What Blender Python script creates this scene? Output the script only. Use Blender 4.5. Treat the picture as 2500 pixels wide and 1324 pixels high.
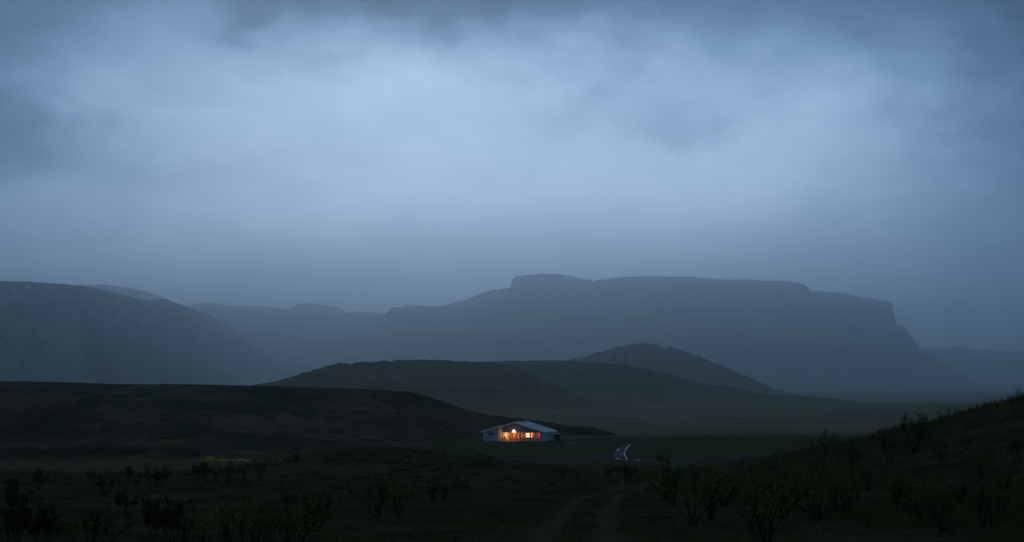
import bpy, bmesh, math, random
import numpy as np
from mathutils import Vector, Matrix
from mathutils.bvhtree import BVHTree

# ------------------------------------------------------------------ scene, camera, world, sun
scene = bpy.context.scene
for o in list(bpy.data.objects):
    bpy.data.objects.remove(o)
COL = scene.collection
scene.render.engine = 'CYCLES'
scene.render.resolution_x, scene.render.resolution_y = 1024, 542
scene.view_settings.view_transform = 'Standard'
scene.view_settings.look = 'None'
scene.view_settings.gamma = 1
scene.view_settings.exposure = 0.0
scene.view_settings.use_curve_mapping = False
cy = scene.cycles
cy.use_denoising = True
cy.max_bounces = 6
cy.diffuse_bounces = 3
cy.glossy_bounces = 3
cy.transmission_bounces = 4
cy.transparent_max_bounces = 12
cy.volume_bounces = 1
cy.sample_clamp_indirect = 4.0

IMG_W, IMG_H, FPX, HORIZON = 2500.0, 1324.0, 3472.2, 940.0
CAM_Z = 15.0
PITCH = math.atan((HORIZON - IMG_H / 2) / FPX)
cam_d = bpy.data.cameras.new('camera')
cam_d.lens, cam_d.sensor_width = 50.0, 36.0
cam_d.clip_start, cam_d.clip_end = 0.1, 60000.0
cam = bpy.data.objects.new('camera', cam_d)
COL.objects.link(cam)
cam.location = (0, 0, CAM_Z)
cam.rotation_euler = (math.pi / 2 + PITCH, 0, 0)
scene.camera = cam


def pix_dir(px, py):
    u = (px - IMG_W / 2) / FPX
    v = (IMG_H / 2 - py) / FPX
    return Vector((u, math.cos(PITCH) - v * math.sin(PITCH), math.sin(PITCH) + v * math.cos(PITCH)))


def at(px, py, Y):
    """world point in the direction of a photo pixel at forward distance Y"""
    d = pix_dir(px, py)
    k = Y / d.y
    return Vector((d.x * k, Y, CAM_Z + d.z * k))


# world: Nishita dusk sky behind a layer of procedural cloud
SUN_EL, SUN_AZ = math.radians(9.0), math.radians(-8.0)   # behind the cloud, ahead of the camera
SKY_STRENGTH = 1.18
world = bpy.data.worlds.new('World')
scene.world = world
world.use_nodes = True
wt = world.node_tree
wt.nodes.clear()


class NT:
    """small helper that chains math nodes"""
    def __init__(self, tree):
        self.t = tree

    def n(self, kind, **kw):
        nd = self.t.nodes.new(kind)
        for k, v in kw.items():
            setattr(nd, k, v)
        return nd

    def link(self, a, b):
        self.t.links.new(a, b)

    def m(self, op, a, b=None, c=None, clamp=False):
        nd = self.n('ShaderNodeMath', operation=op, use_clamp=clamp)
        for i, v in enumerate((a, b, c)):
            if v is None:
                continue
            if isinstance(v, (int, float)):
                nd.inputs[i].default_value = v
            else:
                self.link(v, nd.inputs[i])
        return nd.outputs[0]


w = NT(wt)
tc = w.n('ShaderNodeTexCoord')
sep = w.n('ShaderNodeSeparateXYZ')
w.link(tc.outputs['Generated'], sep.inputs[0])
az = w.m('ARCTAN2', sep.outputs[0], sep.outputs[1])
el = w.m('ARCSINE', sep.outputs[2])


def wnoise(scale, stretch, detail, rough, seed, dist=0.0):
    mp = w.n('ShaderNodeMapping')
    mp.inputs['Scale'].default_value = (1, 1, stretch)
    mp.inputs['Location'].default_value = (seed, seed * 0.37, -seed * 0.61)
    w.link(tc.outputs['Generated'], mp.inputs[0])
    nz = w.n('ShaderNodeTexNoise')
    nz.inputs['Scale'].default_value = scale
    nz.inputs['Detail'].default_value = detail
    nz.inputs['Roughness'].default_value = rough
    nz.inputs['Distortion'].default_value = dist
    w.link(mp.outputs[0], nz.inputs['Vector'])
    return nz.outputs[0]


wa = w.m('SUBTRACT', wnoise(7.0, 1.6, 7, 0.6, 3.1), 0.5)
wb = w.m('SUBTRACT', wnoise(8.0, 1.8, 7, 0.6, 9.4), 0.5)
azw = w.m('MULTIPLY_ADD', wa, 0.20, az)
elw = w.m('MULTIPLY_ADD', wb, 0.085, el)


def blob(px, py, rx, ry, amp):
    """a lighter (amp > 0) or heavier (amp < 0) mass of cloud round an azimuth and elevation"""
    a0, e0 = (px - 1250) / FPX, (HORIZON - py) / FPX
    da = w.m('DIVIDE', w.m('SUBTRACT', azw, a0), rx / FPX)
    de = w.m('DIVIDE', w.m('SUBTRACT', elw, e0), ry / FPX)
    r2 = w.m('ADD', w.m('MULTIPLY', da, da), w.m('MULTIPLY', de, de))
    return w.m('MULTIPLY', w.m('EXPONENT', w.m('MULTIPLY', r2, -1.0)), amp)


# cloud brightness over elevation: a paler band above the horizon, heavy cloud overhead
ramp = w.n('ShaderNodeValToRGB')
ramp.color_ramp.interpolation = 'EASE'
els = ramp.color_ramp.elements
els[0].position, els[0].color = 0.0, (0.60,) * 3 + (1,)
els[1].position, els[1].color = 1.0, (0.13,) * 3 + (1,)
for p, v in ((0.05, 0.60), (0.12, 0.50), (0.19, 0.36), (0.265, 0.24), (0.35, 0.17), (0.5, 0.13)):
    e = els.new(p)
    e.color = (v, v, v, 1)
w.link(elw, ramp.inputs[0])
B = w.m('MULTIPLY', ramp.outputs[0], 1.0)
for args in ((880, 350, 620, 220, 0.40), (1350, 400, 380, 150, 0.08), (1000, 195, 420, 105, 0.30), (1840, 340, 480, 230, 0.46), (2150, 240, 260, 120, 0.08),
             (620, 520, 700, 150, 0.14), (1300, 560, 700, 160, 0.14), (320, 110, 260, 130, 0.14), (330, 300, 240, 70, 0.12),
             (70, 395, 240, 80, -0.24), (0, 140, 200, 220, -0.16), (820, 0, 420, 48, -0.18), (570, 95, 110, 50, -0.20),
             (2520, 60, 330, 190, -0.16), (2560, 480, 320, 300, -0.22), (1670, 305, 100, 34, -0.17), (1600, 265, 70, 30, -0.10),
             (1470, 225, 70, 50, -0.14), (1500, 20, 500, 60, -0.10)):
    B = w.m('ADD', B, blob(*args))
B = w.m('MULTIPLY_ADD', w.m('SUBTRACT', wnoise(5.0, 2.2, 6, 0.55, 21.7), 0.5), 0.30, B)
B = w.m('MULTIPLY_ADD', w.m('SUBTRACT', wnoise(13.0, 2.0, 8, 0.60, 5.2, 1.2), 0.5), 0.22, B)
tint = w.n('ShaderNodeValToRGB')
te = tint.color_ramp.elements
te[0].position, te[0].color = 0.0, (0.018, 0.037, 0.070, 1)
te[1].position, te[1].color = 1.0, (0.65, 0.88, 1.18, 1)
for p, c in ((0.25, (0.075, 0.155, 0.285)), (0.5, (0.205, 0.350, 0.55)), (0.75, (0.405, 0.595, 0.84))):
    e = te.new(p)
    e.color = (*c, 1)
w.link(B, tint.inputs[0])
sky = w.n('ShaderNodeTexSky', sky_type='NISHITA')
sky.sun_disc = False
sky.sun_elevation = SUN_EL
sky.sun_rotation = SUN_AZ
sky.air_density, sky.dust_density, sky.ozone_density = 1.0, 2.0, 3.0
bg_sky = w.n('ShaderNodeBackground')
bg_sky.inputs['Strength'].default_value = 0.05
w.link(sky.outputs[0], bg_sky.inputs['Color'])
bg_cloud = w.n('ShaderNodeBackground')
bg_cloud.inputs['Strength'].default_value = SKY_STRENGTH
w.link(tint.outputs[0], bg_cloud.inputs['Color'])
mixw = w.n('ShaderNodeMixShader')
mixw.inputs[0].default_value = 0.97          # the overcast hides nearly all of the clear sky
w.link(bg_sky.outputs[0], mixw.inputs[1])
w.link(bg_cloud.outputs[0], mixw.inputs[2])
outw = w.n('ShaderNodeOutputWorld')
w.link(mixw.outputs[0], outw.inputs['Surface'])
world.cycles.sampling_method = 'MANUAL'
world.cycles.sample_map_resolution = 512

sun_d = bpy.data.lights.new('sun', 'SUN')
sun_d.energy = 0.02
sun_d.angle = math.radians(40)
sun_d.color = (1.0, 0.95, 0.88)
sun = bpy.data.objects.new('sun', sun_d)
COL.objects.link(sun)
sdir = Vector((math.sin(SUN_AZ) * math.cos(SUN_EL + 0.4), math.cos(SUN_AZ) * math.cos(SUN_EL + 0.4), math.sin(SUN_EL + 0.4)))
sun.rotation_euler = sdir.to_track_quat('Z', 'Y').to_euler()
sun.location = (0, 0, 300)


# ------------------------------------------------------------------ helpers
def tag(o, label=None, cat=None, group=None, kind=None):
    if label:
        o['label'] = label
    if cat:
        o['category'] = cat
    if group:
        o['group'] = group
    if kind:
        o['kind'] = kind
    return o


def link_mesh(name, me, mat=None, parent=None, smooth=False):
    o = bpy.data.objects.new(name, me)
    COL.objects.link(o)
    if mat and not me.materials:
        me.materials.append(mat)
    if parent:
        o.parent = parent
    if smooth:
        me.polygons.foreach_set('use_smooth', [True] * len(me.polygons))
    return o


def np_mesh(name, V, F, attr=None):
    """V (n,3) array, F (m,3|4) int array -> mesh, quickly"""
    me = bpy.data.meshes.new(name)
    V = np.asarray(V, dtype=np.float32)
    F = np.asarray(F, dtype=np.int32)
    k = F.shape[1]
    me.vertices.add(len(V))
    me.vertices.foreach_set('co', V.ravel())
    me.loops.add(F.size)
    me.loops.foreach_set('vertex_index', F.ravel())
    me.polygons.add(len(F))
    me.polygons.foreach_set('loop_start', np.arange(0, F.size, k, dtype=np.int32))
    me.polygons.foreach_set('loop_total', np.full(len(F), k, dtype=np.int32))
    me.update(calc_edges=True)
    return me


def grid_faces(nr, nc):
    i = np.arange(nr - 1)[:, None] * nc + np.arange(nc - 1)[None, :]
    i = i.ravel()
    return np.stack([i, i + 1, i + nc + 1, i + nc], axis=1)


def empty(name, loc=(0, 0, 0), rz=0.0):
    o = bpy.data.objects.new(name, None)
    COL.objects.link(o)
    o.location = loc
    o.rotation_euler = (0, 0, rz)
    o.empty_display_size = 0.3
    return o


def hash2(ix, iy, seed):
    h = (ix.astype(np.int64) * 374761393 + iy.astype(np.int64) * 668265263 + seed * 974634777) & 0xFFFFFFFF
    h = ((h ^ (h >> 13)) * 1274126177) & 0xFFFFFFFF
    h = h ^ (h >> 16)
    return (h & 0xFFFFFF) / float(0xFFFFFF)


def noise2(x, y, seed=0):
    """value noise, -1..1"""
    x = np.asarray(x, dtype=np.float64)
    y = np.asarray(y, dtype=np.float64)
    x0, y0 = np.floor(x), np.floor(y)
    fx, fy = x - x0, y - y0
    fx = fx * fx * fx * (fx * (fx * 6 - 15) + 10)
    fy = fy * fy * fy * (fy * (fy * 6 - 15) + 10)
    a, b = hash2(x0, y0, seed), hash2(x0 + 1, y0, seed)
    c, d = hash2(x0, y0 + 1, seed), hash2(x0 + 1, y0 + 1, seed)
    return 2 * ((a * (1 - fx) + b * fx) * (1 - fy) + (c * (1 - fx) + d * fx) * fy) - 1


def fbm(x, y, octs=4, seed=0, gain=0.5, lac=2.07):
    s, a, f, tot = 0, 1.0, 1.0, 0
    for k in range(octs):
        s = s + a * noise2(x * f + 17.3 * k, y * f - 9.1 * k, seed + k)
        tot += a
        a *= gain
        f *= lac
    return s / tot


def smooth(a, b, x):
    t = np.clip((x - a) / (b - a), 0, 1)
    return t * t * (3 - 2 * t)


# ------------------------------------------------------------------ materials
def new_mat(name):
    m = bpy.data.materials.new(name)
    m.use_nodes = True
    t = NT(m.node_tree)
    b = m.node_tree.nodes['Principled BSDF']
    return m, t, b


def plain(name, col, rough=0.7, spec=0.3, metal=0.0, var=0.15, scale=3.0, bump=0.0):
    """one colour with a little uneven wear"""
    m, t, b = new_mat(name)
    g = t.n('ShaderNodeTexCoord')
    nz = t.n('ShaderNodeTexNoise')
    nz.inputs['Scale'].default_value = scale
    nz.inputs['Detail'].default_value = 5
    t.link(g.outputs['Object'], nz.inputs['Vector'])
    mx = t.n('ShaderNodeMixRGB')
    mx.inputs[1].default_value = (*[c * (1 - var) for c in col], 1)
    mx.inputs[2].default_value = (*[min(1, c * (1 + var)) for c in col], 1)
    t.link(nz.outputs[0], mx.inputs[0])
    t.link(mx.outputs[0], b.inputs['Base Color'])
    b.inputs['Roughness'].default_value = rough
    b.inputs['Specular IOR Level'].default_value = spec
    b.inputs['Metallic'].default_value = metal
    if bump:
        bp = t.n('ShaderNodeBump')
        bp.inputs['Strength'].default_value = bump
        t.link(nz.outputs[0], bp.inputs['Height'])
        t.link(bp.outputs[0], b.inputs['Normal'])
    return m


def emit(name, col, strength):
    m, t, b = new_mat(name)
    b.inputs['Base Color'].default_value = (*col, 1)
    b.inputs['Emission Color'].default_value = (*col, 1)
    b.inputs['Emission Strength'].default_value = strength
    return m


def land(name, cols, scale, rock=None, rock_lo=0.75, rock_hi=0.9, bump=0.3, bscale=1.0, plain_cols=None, streaks=0.0, foot=None):
    """patchy vegetation, bare rock where the slope is steep; position in metres"""
    m, t, b = new_mat(name)
    g = t.n('ShaderNodeNewGeometry')

    def nz(sc, det, stretch=(1, 1, 1)):
        mp = t.n('ShaderNodeMapping')
        mp.inputs['Scale'].default_value = stretch
        t.link(g.outputs['Position'], mp.inputs[0])
        n = t.n('ShaderNodeTexNoise')
        n.inputs['Scale'].default_value = sc
        n.inputs['Detail'].default_value = det
        n.inputs['Roughness'].default_value = 0.6
        t.link(mp.outputs[0], n.inputs['Vector'])
        return n.outputs[0]
    big, mid, fine = nz(scale, 6), nz(scale * 7.3, 6), nz(scale * 60, 4)

    def ramp(fac, lo, hi):
        r = t.n('ShaderNodeMapRange')
        r.inputs[1].default_value, r.inputs[2].default_value = lo, hi
        t.link(fac, r.inputs[0])
        return r.outputs[0]

    def mix(fac, a, c):
        mx = t.n('ShaderNodeMixRGB')
        t.link(fac, mx.inputs[0])
        for i, v in ((1, a), (2, c)):
            if isinstance(v, tuple):
                mx.inputs[i].default_value = (*v, 1)
            else:
                t.link(v, mx.inputs[i])
        return mx.outputs[0]
    c = mix(ramp(big, 0.42, 0.60), cols[0], cols[1])
    c = mix(ramp(mid, 0.50, 0.66), c, cols[2])
    c = mix(ramp(fine, 0.45, 0.75), c, cols[3])
    if plain_cols:      # moss and pale grass out on the open plain beyond the house
        sp = t.n('ShaderNodeSeparateXYZ')
        t.link(g.outputs['Position'], sp.inputs[0])
        edge = t.m('MULTIPLY_ADD', t.m('SUBTRACT', nz(0.02, 4), 0.5), 40.0, sp.outputs[1])
        streak = nz(0.012, 6, (0.35, 1, 1))
        pc = mix(ramp(streak, 0.42, 0.60), plain_cols[0], plain_cols[1])
        pc = mix(ramp(nz(0.05, 5, (0.4, 1, 1)), 0.55, 0.68), pc, plain_cols[2])
        c = mix(ramp(edge, 340, 430), c, pc)
        # flat of dry tan grass at the foot of the left hill
        we = t.m('MULTIPLY_ADD', t.m('SUBTRACT', nz(0.06, 5), 0.5), 30.0, sp.outputs[1])
        xe = t.m('MULTIPLY_ADD', t.m('SUBTRACT', nz(0.05, 4), 0.5), 40.0, sp.outputs[0])
        tan = t.m('MULTIPLY', t.m('MULTIPLY', ramp(we, 176, 224), ramp(we, 296, 276)), ramp(xe, -34, -56))
        c = mix(t.m('MULTIPLY', tan, ramp(mid, 0.30, 0.55)), c, (0.120, 0.084, 0.040))
        ra = t.n('ShaderNodeAttribute', attribute_name='rut')
        c = mix(t.m('MULTIPLY', ra.outputs['Fac'], 0.65), c, (0.095, 0.085, 0.034))
        # greener grazed grass round the house and the road
        mead = t.m('MULTIPLY', t.m('MULTIPLY', ramp(we, 205, 250), ramp(xe, -30, 0)), ramp(edge, 420, 350))
        c = mix(mead, c, mix(ramp(mid, 0.40, 0.62), (0.080, 0.082, 0.030), (0.045, 0.047, 0.020)))
    if foot:      # the grass of the valley floor runs up the lowest slopes
        fz = t.n('ShaderNodeSeparateXYZ')
        t.link(g.outputs['Position'], fz.inputs[0])
        fzw = t.m('MULTIPLY_ADD', t.m('SUBTRACT', mid, 0.5), 9.0, fz.outputs[2])
        c = mix(ramp(fzw, 11.0, -2.0), c, foot)
    if streaks:      # grass tongues and scree down the slope, paled to stand in for mist
        mp = t.n('ShaderNodeMapping')
        mp.inputs['Rotation'].default_value = (0, 0, streaks)
        mp.inputs['Scale'].default_value = (1, 0.16, 0.4)
        t.link(g.outputs['Position'], mp.inputs[0])
        n = t.n('ShaderNodeTexNoise')
        n.inputs['Scale'].default_value = 0.0035
        n.inputs['Detail'].default_value = 6
        n.inputs['Roughness'].default_value = 0.6
        t.link(mp.outputs[0], n.inputs['Vector'])
        c = mix(ramp(n.outputs[0], 0.50, 0.62), c, (0.22, 0.225, 0.09))
        c = mix(ramp(n.outputs[0], 0.46, 0.36), c, (0.03, 0.032, 0.028))
    if rock:
        sx = t.n('ShaderNodeSeparateXYZ')
        t.link(g.outputs['Normal'], sx.inputs[0])
        steep = t.m('SUBTRACT', 1.0, ramp(t.m('MULTIPLY_ADD', mid, 0.12, t.m('SUBTRACT', sx.outputs[2], 0.06)), rock_lo, rock_hi))
        c = mix(steep, c, rock)
    t.link(c, b.inputs['Base Color'])
    b.inputs['Roughness'].default_value = 1.0
    b.inputs['Specular IOR Level'].default_value = 0.0
    if bump:
        bp = t.n('ShaderNodeBump')
        bp.inputs['Strength'].default_value = bump
        bp.inputs['Distance'].default_value = bscale
        t.link(mid, bp.inputs['Height'])
        bp2 = t.n('ShaderNodeBump')
        bp2.inputs['Strength'].default_value = bump
        bp2.inputs['Distance'].default_value = bscale * 0.15
        t.link(fine, bp2.inputs['Height'])
        t.link(bp.outputs[0], bp2.inputs['Normal'])
        t.link(bp2.outputs[0], b.inputs['Normal'])
    return m


GR, GB, GD, GT = (0.050, 0.045, 0.016), (0.085, 0.058, 0.026), (0.017, 0.015, 0.008), (0.088, 0.066, 0.030)
M_ground = land('heath ground', (GR, GB, GD, GT), 0.05, bump=0.5, bscale=0.5, plain_cols=((0.175, 0.147, 0.076), (0.26, 0.20, 0.115), (0.075, 0.066, 0.038)))
M_heath = land('dark heath slope', ((0.030, 0.027, 0.011), (0.125, 0.088, 0.042), (0.014, 0.013, 0.007), (0.10, 0.072, 0.034)), 0.028, bump=0.8, bscale=0.8)
M_hill = land('grassy hill', ((0.105, 0.097, 0.046), (0.165, 0.132, 0.072), (0.045, 0.043, 0.026), (0.18, 0.15, 0.085)), 0.02,
              rock=(0.024, 0.023, 0.021), rock_lo=0.72, rock_hi=0.86, bump=0.4, bscale=1.5, foot=(0.18, 0.148, 0.078))
M_far = land('mountain slope', ((0.12, 0.145, 0.06), (0.19, 0.18, 0.09), (0.05, 0.055, 0.045), (0.16, 0.165, 0.09)), 0.0035,  # grass tones raised so the colour carries some pale valley mist
             rock=(0.020, 0.020, 0.020), rock_lo=0.70, rock_hi=0.84, bump=0.5, bscale=10, streaks=0.7)
M_snow = plain('old snow', (0.85, 0.86, 0.88), 0.8, var=0.1, scale=0.05)
M_stem = plain('willow bark', (0.016, 0.013, 0.010), 0.95, 0.0, var=0.3, scale=20)
M_leaf = plain('willow leaf', (0.115, 0.110, 0.020), 0.9, 0.0, var=0.45, scale=6)
M_leafd = plain('dull leaf', (0.050, 0.046, 0.014), 0.9, 0.0, var=0.5, scale=6)
M_leafr = plain('reddish leaf', (0.034, 0.022, 0.014), 0.7, 0.15, var=0.4, scale=6)
M_grass = plain('rough grass', (0.080, 0.078, 0.024), 1.0, 0.0, var=0.5, scale=0.6)
M_heather = plain('dark heather', (0.050, 0.037, 0.018), 1.0, 0.0, var=0.6, scale=0.5, bump=0.8)
M_flower = plain('yellow flower', (0.44, 0.36, 0.035), 0.6, 0.2, var=0.2, scale=4)
M_wall = plain('grey blue boarding', (0.36, 0.36, 0.35), 0.7, 0.3, var=0.08, scale=2)
M_gable = plain('dark gable boarding', (0.20, 0.185, 0.175), 0.7, 0.3, var=0.1, scale=2)
M_trim = plain('pale painted trim', (0.74, 0.72, 0.66), 0.6, 0.3, var=0.06)
M_roof = plain('grey metal roof', (0.50, 0.49, 0.47), 0.38, 0.5, var=0.12, scale=1.3)
M_frame = plain('white window frame', (0.72, 0.70, 0.66), 0.5, 0.4, var=0.05)
M_dark = plain('dark metal', (0.03, 0.03, 0.033), 0.5, 0.4)
M_flue = plain('steel flue', (0.16, 0.17, 0.19), 0.4, 0.5, metal=0.3)
M_found = plain('concrete plinth', (0.16, 0.16, 0.16), 0.85, 0.2)
M_plaster = plain('warm plaster', (0.62, 0.50, 0.36), 0.8, 0.2, var=0.05)
M_wood = plain('brown wood', (0.20, 0.085, 0.035), 0.6, 0.3, var=0.3, scale=4)
M_woodd = plain('dark wood', (0.06, 0.028, 0.014), 0.6, 0.3, var=0.3, scale=4)


def cloth(name, col):
    m, t, b = new_mat(name)
    b.inputs['Base Color'].default_value = (*col, 1)
    b.inputs['Roughness'].default_value = 0.9
    tr = t.n('ShaderNodeBsdfTranslucent')
    wv = t.n('ShaderNodeTexNoise')
    wv.inputs['Scale'].default_value = 14
    mx = t.n('ShaderNodeMixRGB')
    mx.inputs[1].default_value = (*[c * 0.85 for c in col], 1)
    mx.inputs[2].default_value = (*[min(1, c * 1.15) for c in col], 1)
    t.link(wv.outputs[0], mx.inputs[0])
    t.link(mx.outputs[0], b.inputs['Base Color'])
    t.link(mx.outputs[0], tr.inputs['Color'])
    ms = t.n('ShaderNodeMixShader')
    ms.inputs[0].default_value = 0.55
    t.link(b.outputs[0], ms.inputs[1])
    t.link(tr.outputs[0], ms.inputs[2])
    t.link(ms.outputs[0], m.node_tree.nodes['Material Output'].inputs['Surface'])
    return m


M_curtain = cloth('ochre curtain', (0.72, 0.42, 0.18))
M_curtaind = cloth('rust curtain', (0.26, 0.10, 0.045))
M_red = plain('coral upholstery', (0.52, 0.12, 0.075), 0.85, 0.1, var=0.1)
M_white = plain('white enamel', (0.75, 0.73, 0.70), 0.4, 0.4, var=0.03)
M_leafh = plain('house plant', (0.03, 0.06, 0.02), 0.6, 0.3, var=0.3)
M_deck = plain('timber terrace', (0.36, 0.27, 0.20), 0.75, 0.2, var=0.25, scale=2)
M_lamp = emit('lit lamp glass', (1.0, 0.72, 0.42), 2.2)
M_lamp2 = emit('lit paper shade', (1.0, 0.66, 0.30), 3.0)
M_bulb = emit('pendant bulb', (1.0, 0.66, 0.32), 3.0)
M_post = plain('weathered post', (0.10, 0.09, 0.08), 0.9, 0.1, var=0.2)
M_stone = plain('pale stone', (0.22, 0.22, 0.23), 0.8, 0.2, var=0.2, scale=6)
M_bird = plain('dark plumage', (0.03, 0.028, 0.026), 0.8, 0.1)


def glass():
    m, t, b = new_mat('window pane')
    m.node_tree.nodes.remove(b)
    tr = t.n('ShaderNodeBsdfTransparent')
    gl = t.n('ShaderNodeBsdfGlossy')
    gl.inputs['Roughness'].default_value = 0.02
    gl.inputs['Color'].default_value = (0.8, 0.85, 0.9, 1)
    fr = t.n('ShaderNodeFresnel')
    fr.inputs[0].default_value = 1.45
    mx = t.n('ShaderNodeMixShader')
    t.link(fr.outputs[0], mx.inputs[0])
    t.link(tr.outputs[0], mx.inputs[1])
    t.link(gl.outputs[0], mx.inputs[2])
    t.link(mx.outputs[0], m.node_tree.nodes['Material Output'].inputs['Surface'])
    return m


M_glass = glass()


def wet(name, col, rlo, rhi, scale, bump, spec=0.5):
    m, t, b = new_mat(name)
    g = t.n('ShaderNodeNewGeometry')
    nz = t.n('ShaderNodeTexNoise')
    nz.inputs['Scale'].default_value = scale
    nz.inputs['Detail'].default_value = 6
    t.link(g.outputs['Position'], nz.inputs['Vector'])
    r = t.n('ShaderNodeMapRange')
    r.inputs[1].default_value, r.inputs[2].default_value = 0.35, 0.65
    r.inputs[3].default_value, r.inputs[4].default_value = rlo, rhi
    t.link(nz.outputs[0], r.inputs[0])
    t.link(r.outputs[0], b.inputs['Roughness'])
    b.inputs['Base Color'].default_value = (*col, 1)
    b.inputs['Specular IOR Level'].default_value = spec
    nf = t.n('ShaderNodeTexNoise')
    nf.inputs['Scale'].default_value = scale * 12
    nf.inputs['Detail'].default_value = 4
    t.link(g.outputs['Position'], nf.inputs['Vector'])
    bp = t.n('ShaderNodeBump')
    bp.inputs['Strength'].default_value = bump
    bp.inputs['Distance'].default_value = 0.05
    t.link(nf.outputs[0], bp.inputs['Height'])
    t.link(bp.outputs[0], b.inputs['Normal'])
    return m


M_road = wet('wet asphalt', (0.026, 0.026, 0.026), 0.6, 0.85, 0.35, 0.4, 0.14)
M_gravel = wet('damp gravel', (0.030, 0.028, 0.024), 0.85, 0.98, 0.35, 0.6, 0.05)
M_puddle = wet('standing water', (0.012, 0.014, 0.016), 0.05, 0.25, 0.6, 0.10)

# ------------------------------------------------------------------ terrain
GY = np.array([-27000, -3000, -300, -40, 0, 12, 29, 60, 100, 150, 200, 235, 275, 320, 360, 420, 600, 1000, 1500, 1800, 2400, 27000], float)
GZ = np.array([40, 40, 28, 15.2, 13.3, 12.75, 11.8, 10.0, 8.1, 5.5, 2.9, 1.3, 0.45, 0.8, 1.15, 1.2, 0.8, -1.4, -4.4, -14, -19, -19], float)
HOUSE_P = at(1326, 1077.6, 350.0)          # front right corner of the house
PAD_Z = HOUSE_P.z - 0.12
TH = math.radians(22.0)


def road_pts(pix, z):
    out = []
    for px, py in pix:
        d = pix_dir(px, py)
        k = (z - CAM_Z) / d.z
        out.append((d.x * k, d.y * k))
    return np.array(out)


R_MAIN = road_pts([(1180, 1122), (1330, 1121), (1440, 1120), (1520, 1122), (1600, 1125), (1680, 1122.5), (1800, 1120), (2000, 1119), (2300, 1118)], 0.45)
R_DRIVE = road_pts([(1530, 1123), (1514, 1116), (1510, 1108), (1516, 1098), (1528, 1090), (1540, 1085), (1540, 1083)], 0.75)
R_LANE = road_pts([(1366, 1082.5), (1400, 1083), (1470, 1083), (1545, 1082.5), (1590, 1080.5), (1625, 1078)], 0.95)


def resample(P, step):
    seg = np.r_[0, np.cumsum(np.hypot(*np.diff(P, axis=0).T))]
    n = max(2, int(seg[-1] / step))
    s = np.linspace(0, seg[-1], n)
    # Catmull-like smoothing through repeated averaging
    Q = np.stack([np.interp(s, seg, P[:, 0]), np.interp(s, seg, P[:, 1])], 1)
    for _ in range(int(6 / step) + 2):
        Q[1:-1] = 0.25 * Q[:-2] + 0.5 * Q[1:-1] + 0.25 * Q[2:]
    return Q


ROADS = [(resample(R_MAIN, 1.0), 4.2, 0.45), (resample(R_DRIVE, 0.6), 1.0, 0.75), (resample(R_LANE, 1.0), 2.2, 0.95)]


def road_dist(X, Y):
    best = np.full(X.shape, 1e9)
    zz = np.zeros(X.shape)
    near = (np.abs(Y - 310) < 70) & (np.abs(X) < 110)
    xs, ys = X[near], Y[near]
    if xs.size == 0:
        return best, zz
    bl, zl = np.full(xs.shape, 1e9), np.zeros(xs.shape)
    for Q, hw, z in ROADS:
        for q in Q[::3]:
            d = np.hypot(xs - q[0], ys - q[1]) - hw
            upd = d < bl
            bl[upd] = d[upd]
            zl[upd] = z
    best[near], zz[near] = bl, zl
    return best, zz


def slope_pts(pix):
    """photo pixels carried onto the smooth profile of the near slope"""
    out = []
    for px, py in pix:
        d = pix_dir(px, py)
        lo, hi = 5.0, 300.0
        for _ in range(40):
            m_ = (lo + hi) / 2
            lo, hi = (m_, hi) if CAM_Z + d.z / d.y * m_ > np.interp(m_, GY, GZ) else (lo, m_)
        out.append((d.x / d.y * lo, lo))
    return np.array(out)


RUTS = [resample(slope_pts(p), 0.8) for p in ([(1250, 1420), (1310, 1324), (1352, 1268), (1404, 1228), (1462, 1202), (1530, 1182)],
                                              [(1462, 1420), (1470, 1324), (1476, 1268), (1494, 1230), (1526, 1204), (1578, 1184)])]


def rut_mask(X, Y):
    out = np.zeros(X.shape)
    near = (Y > 12) & (Y < 110) & (np.abs(X) < 20)
    xs, ys = X[near], Y[near]
    best = np.full(xs.shape, 1e9)
    for Q in RUTS:
        for q in Q:
            best = np.minimum(best, np.hypot(xs - q[0], ys - q[1]))
    out[near] = 1 - smooth(0.20, 0.62, best)
    return out


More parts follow.
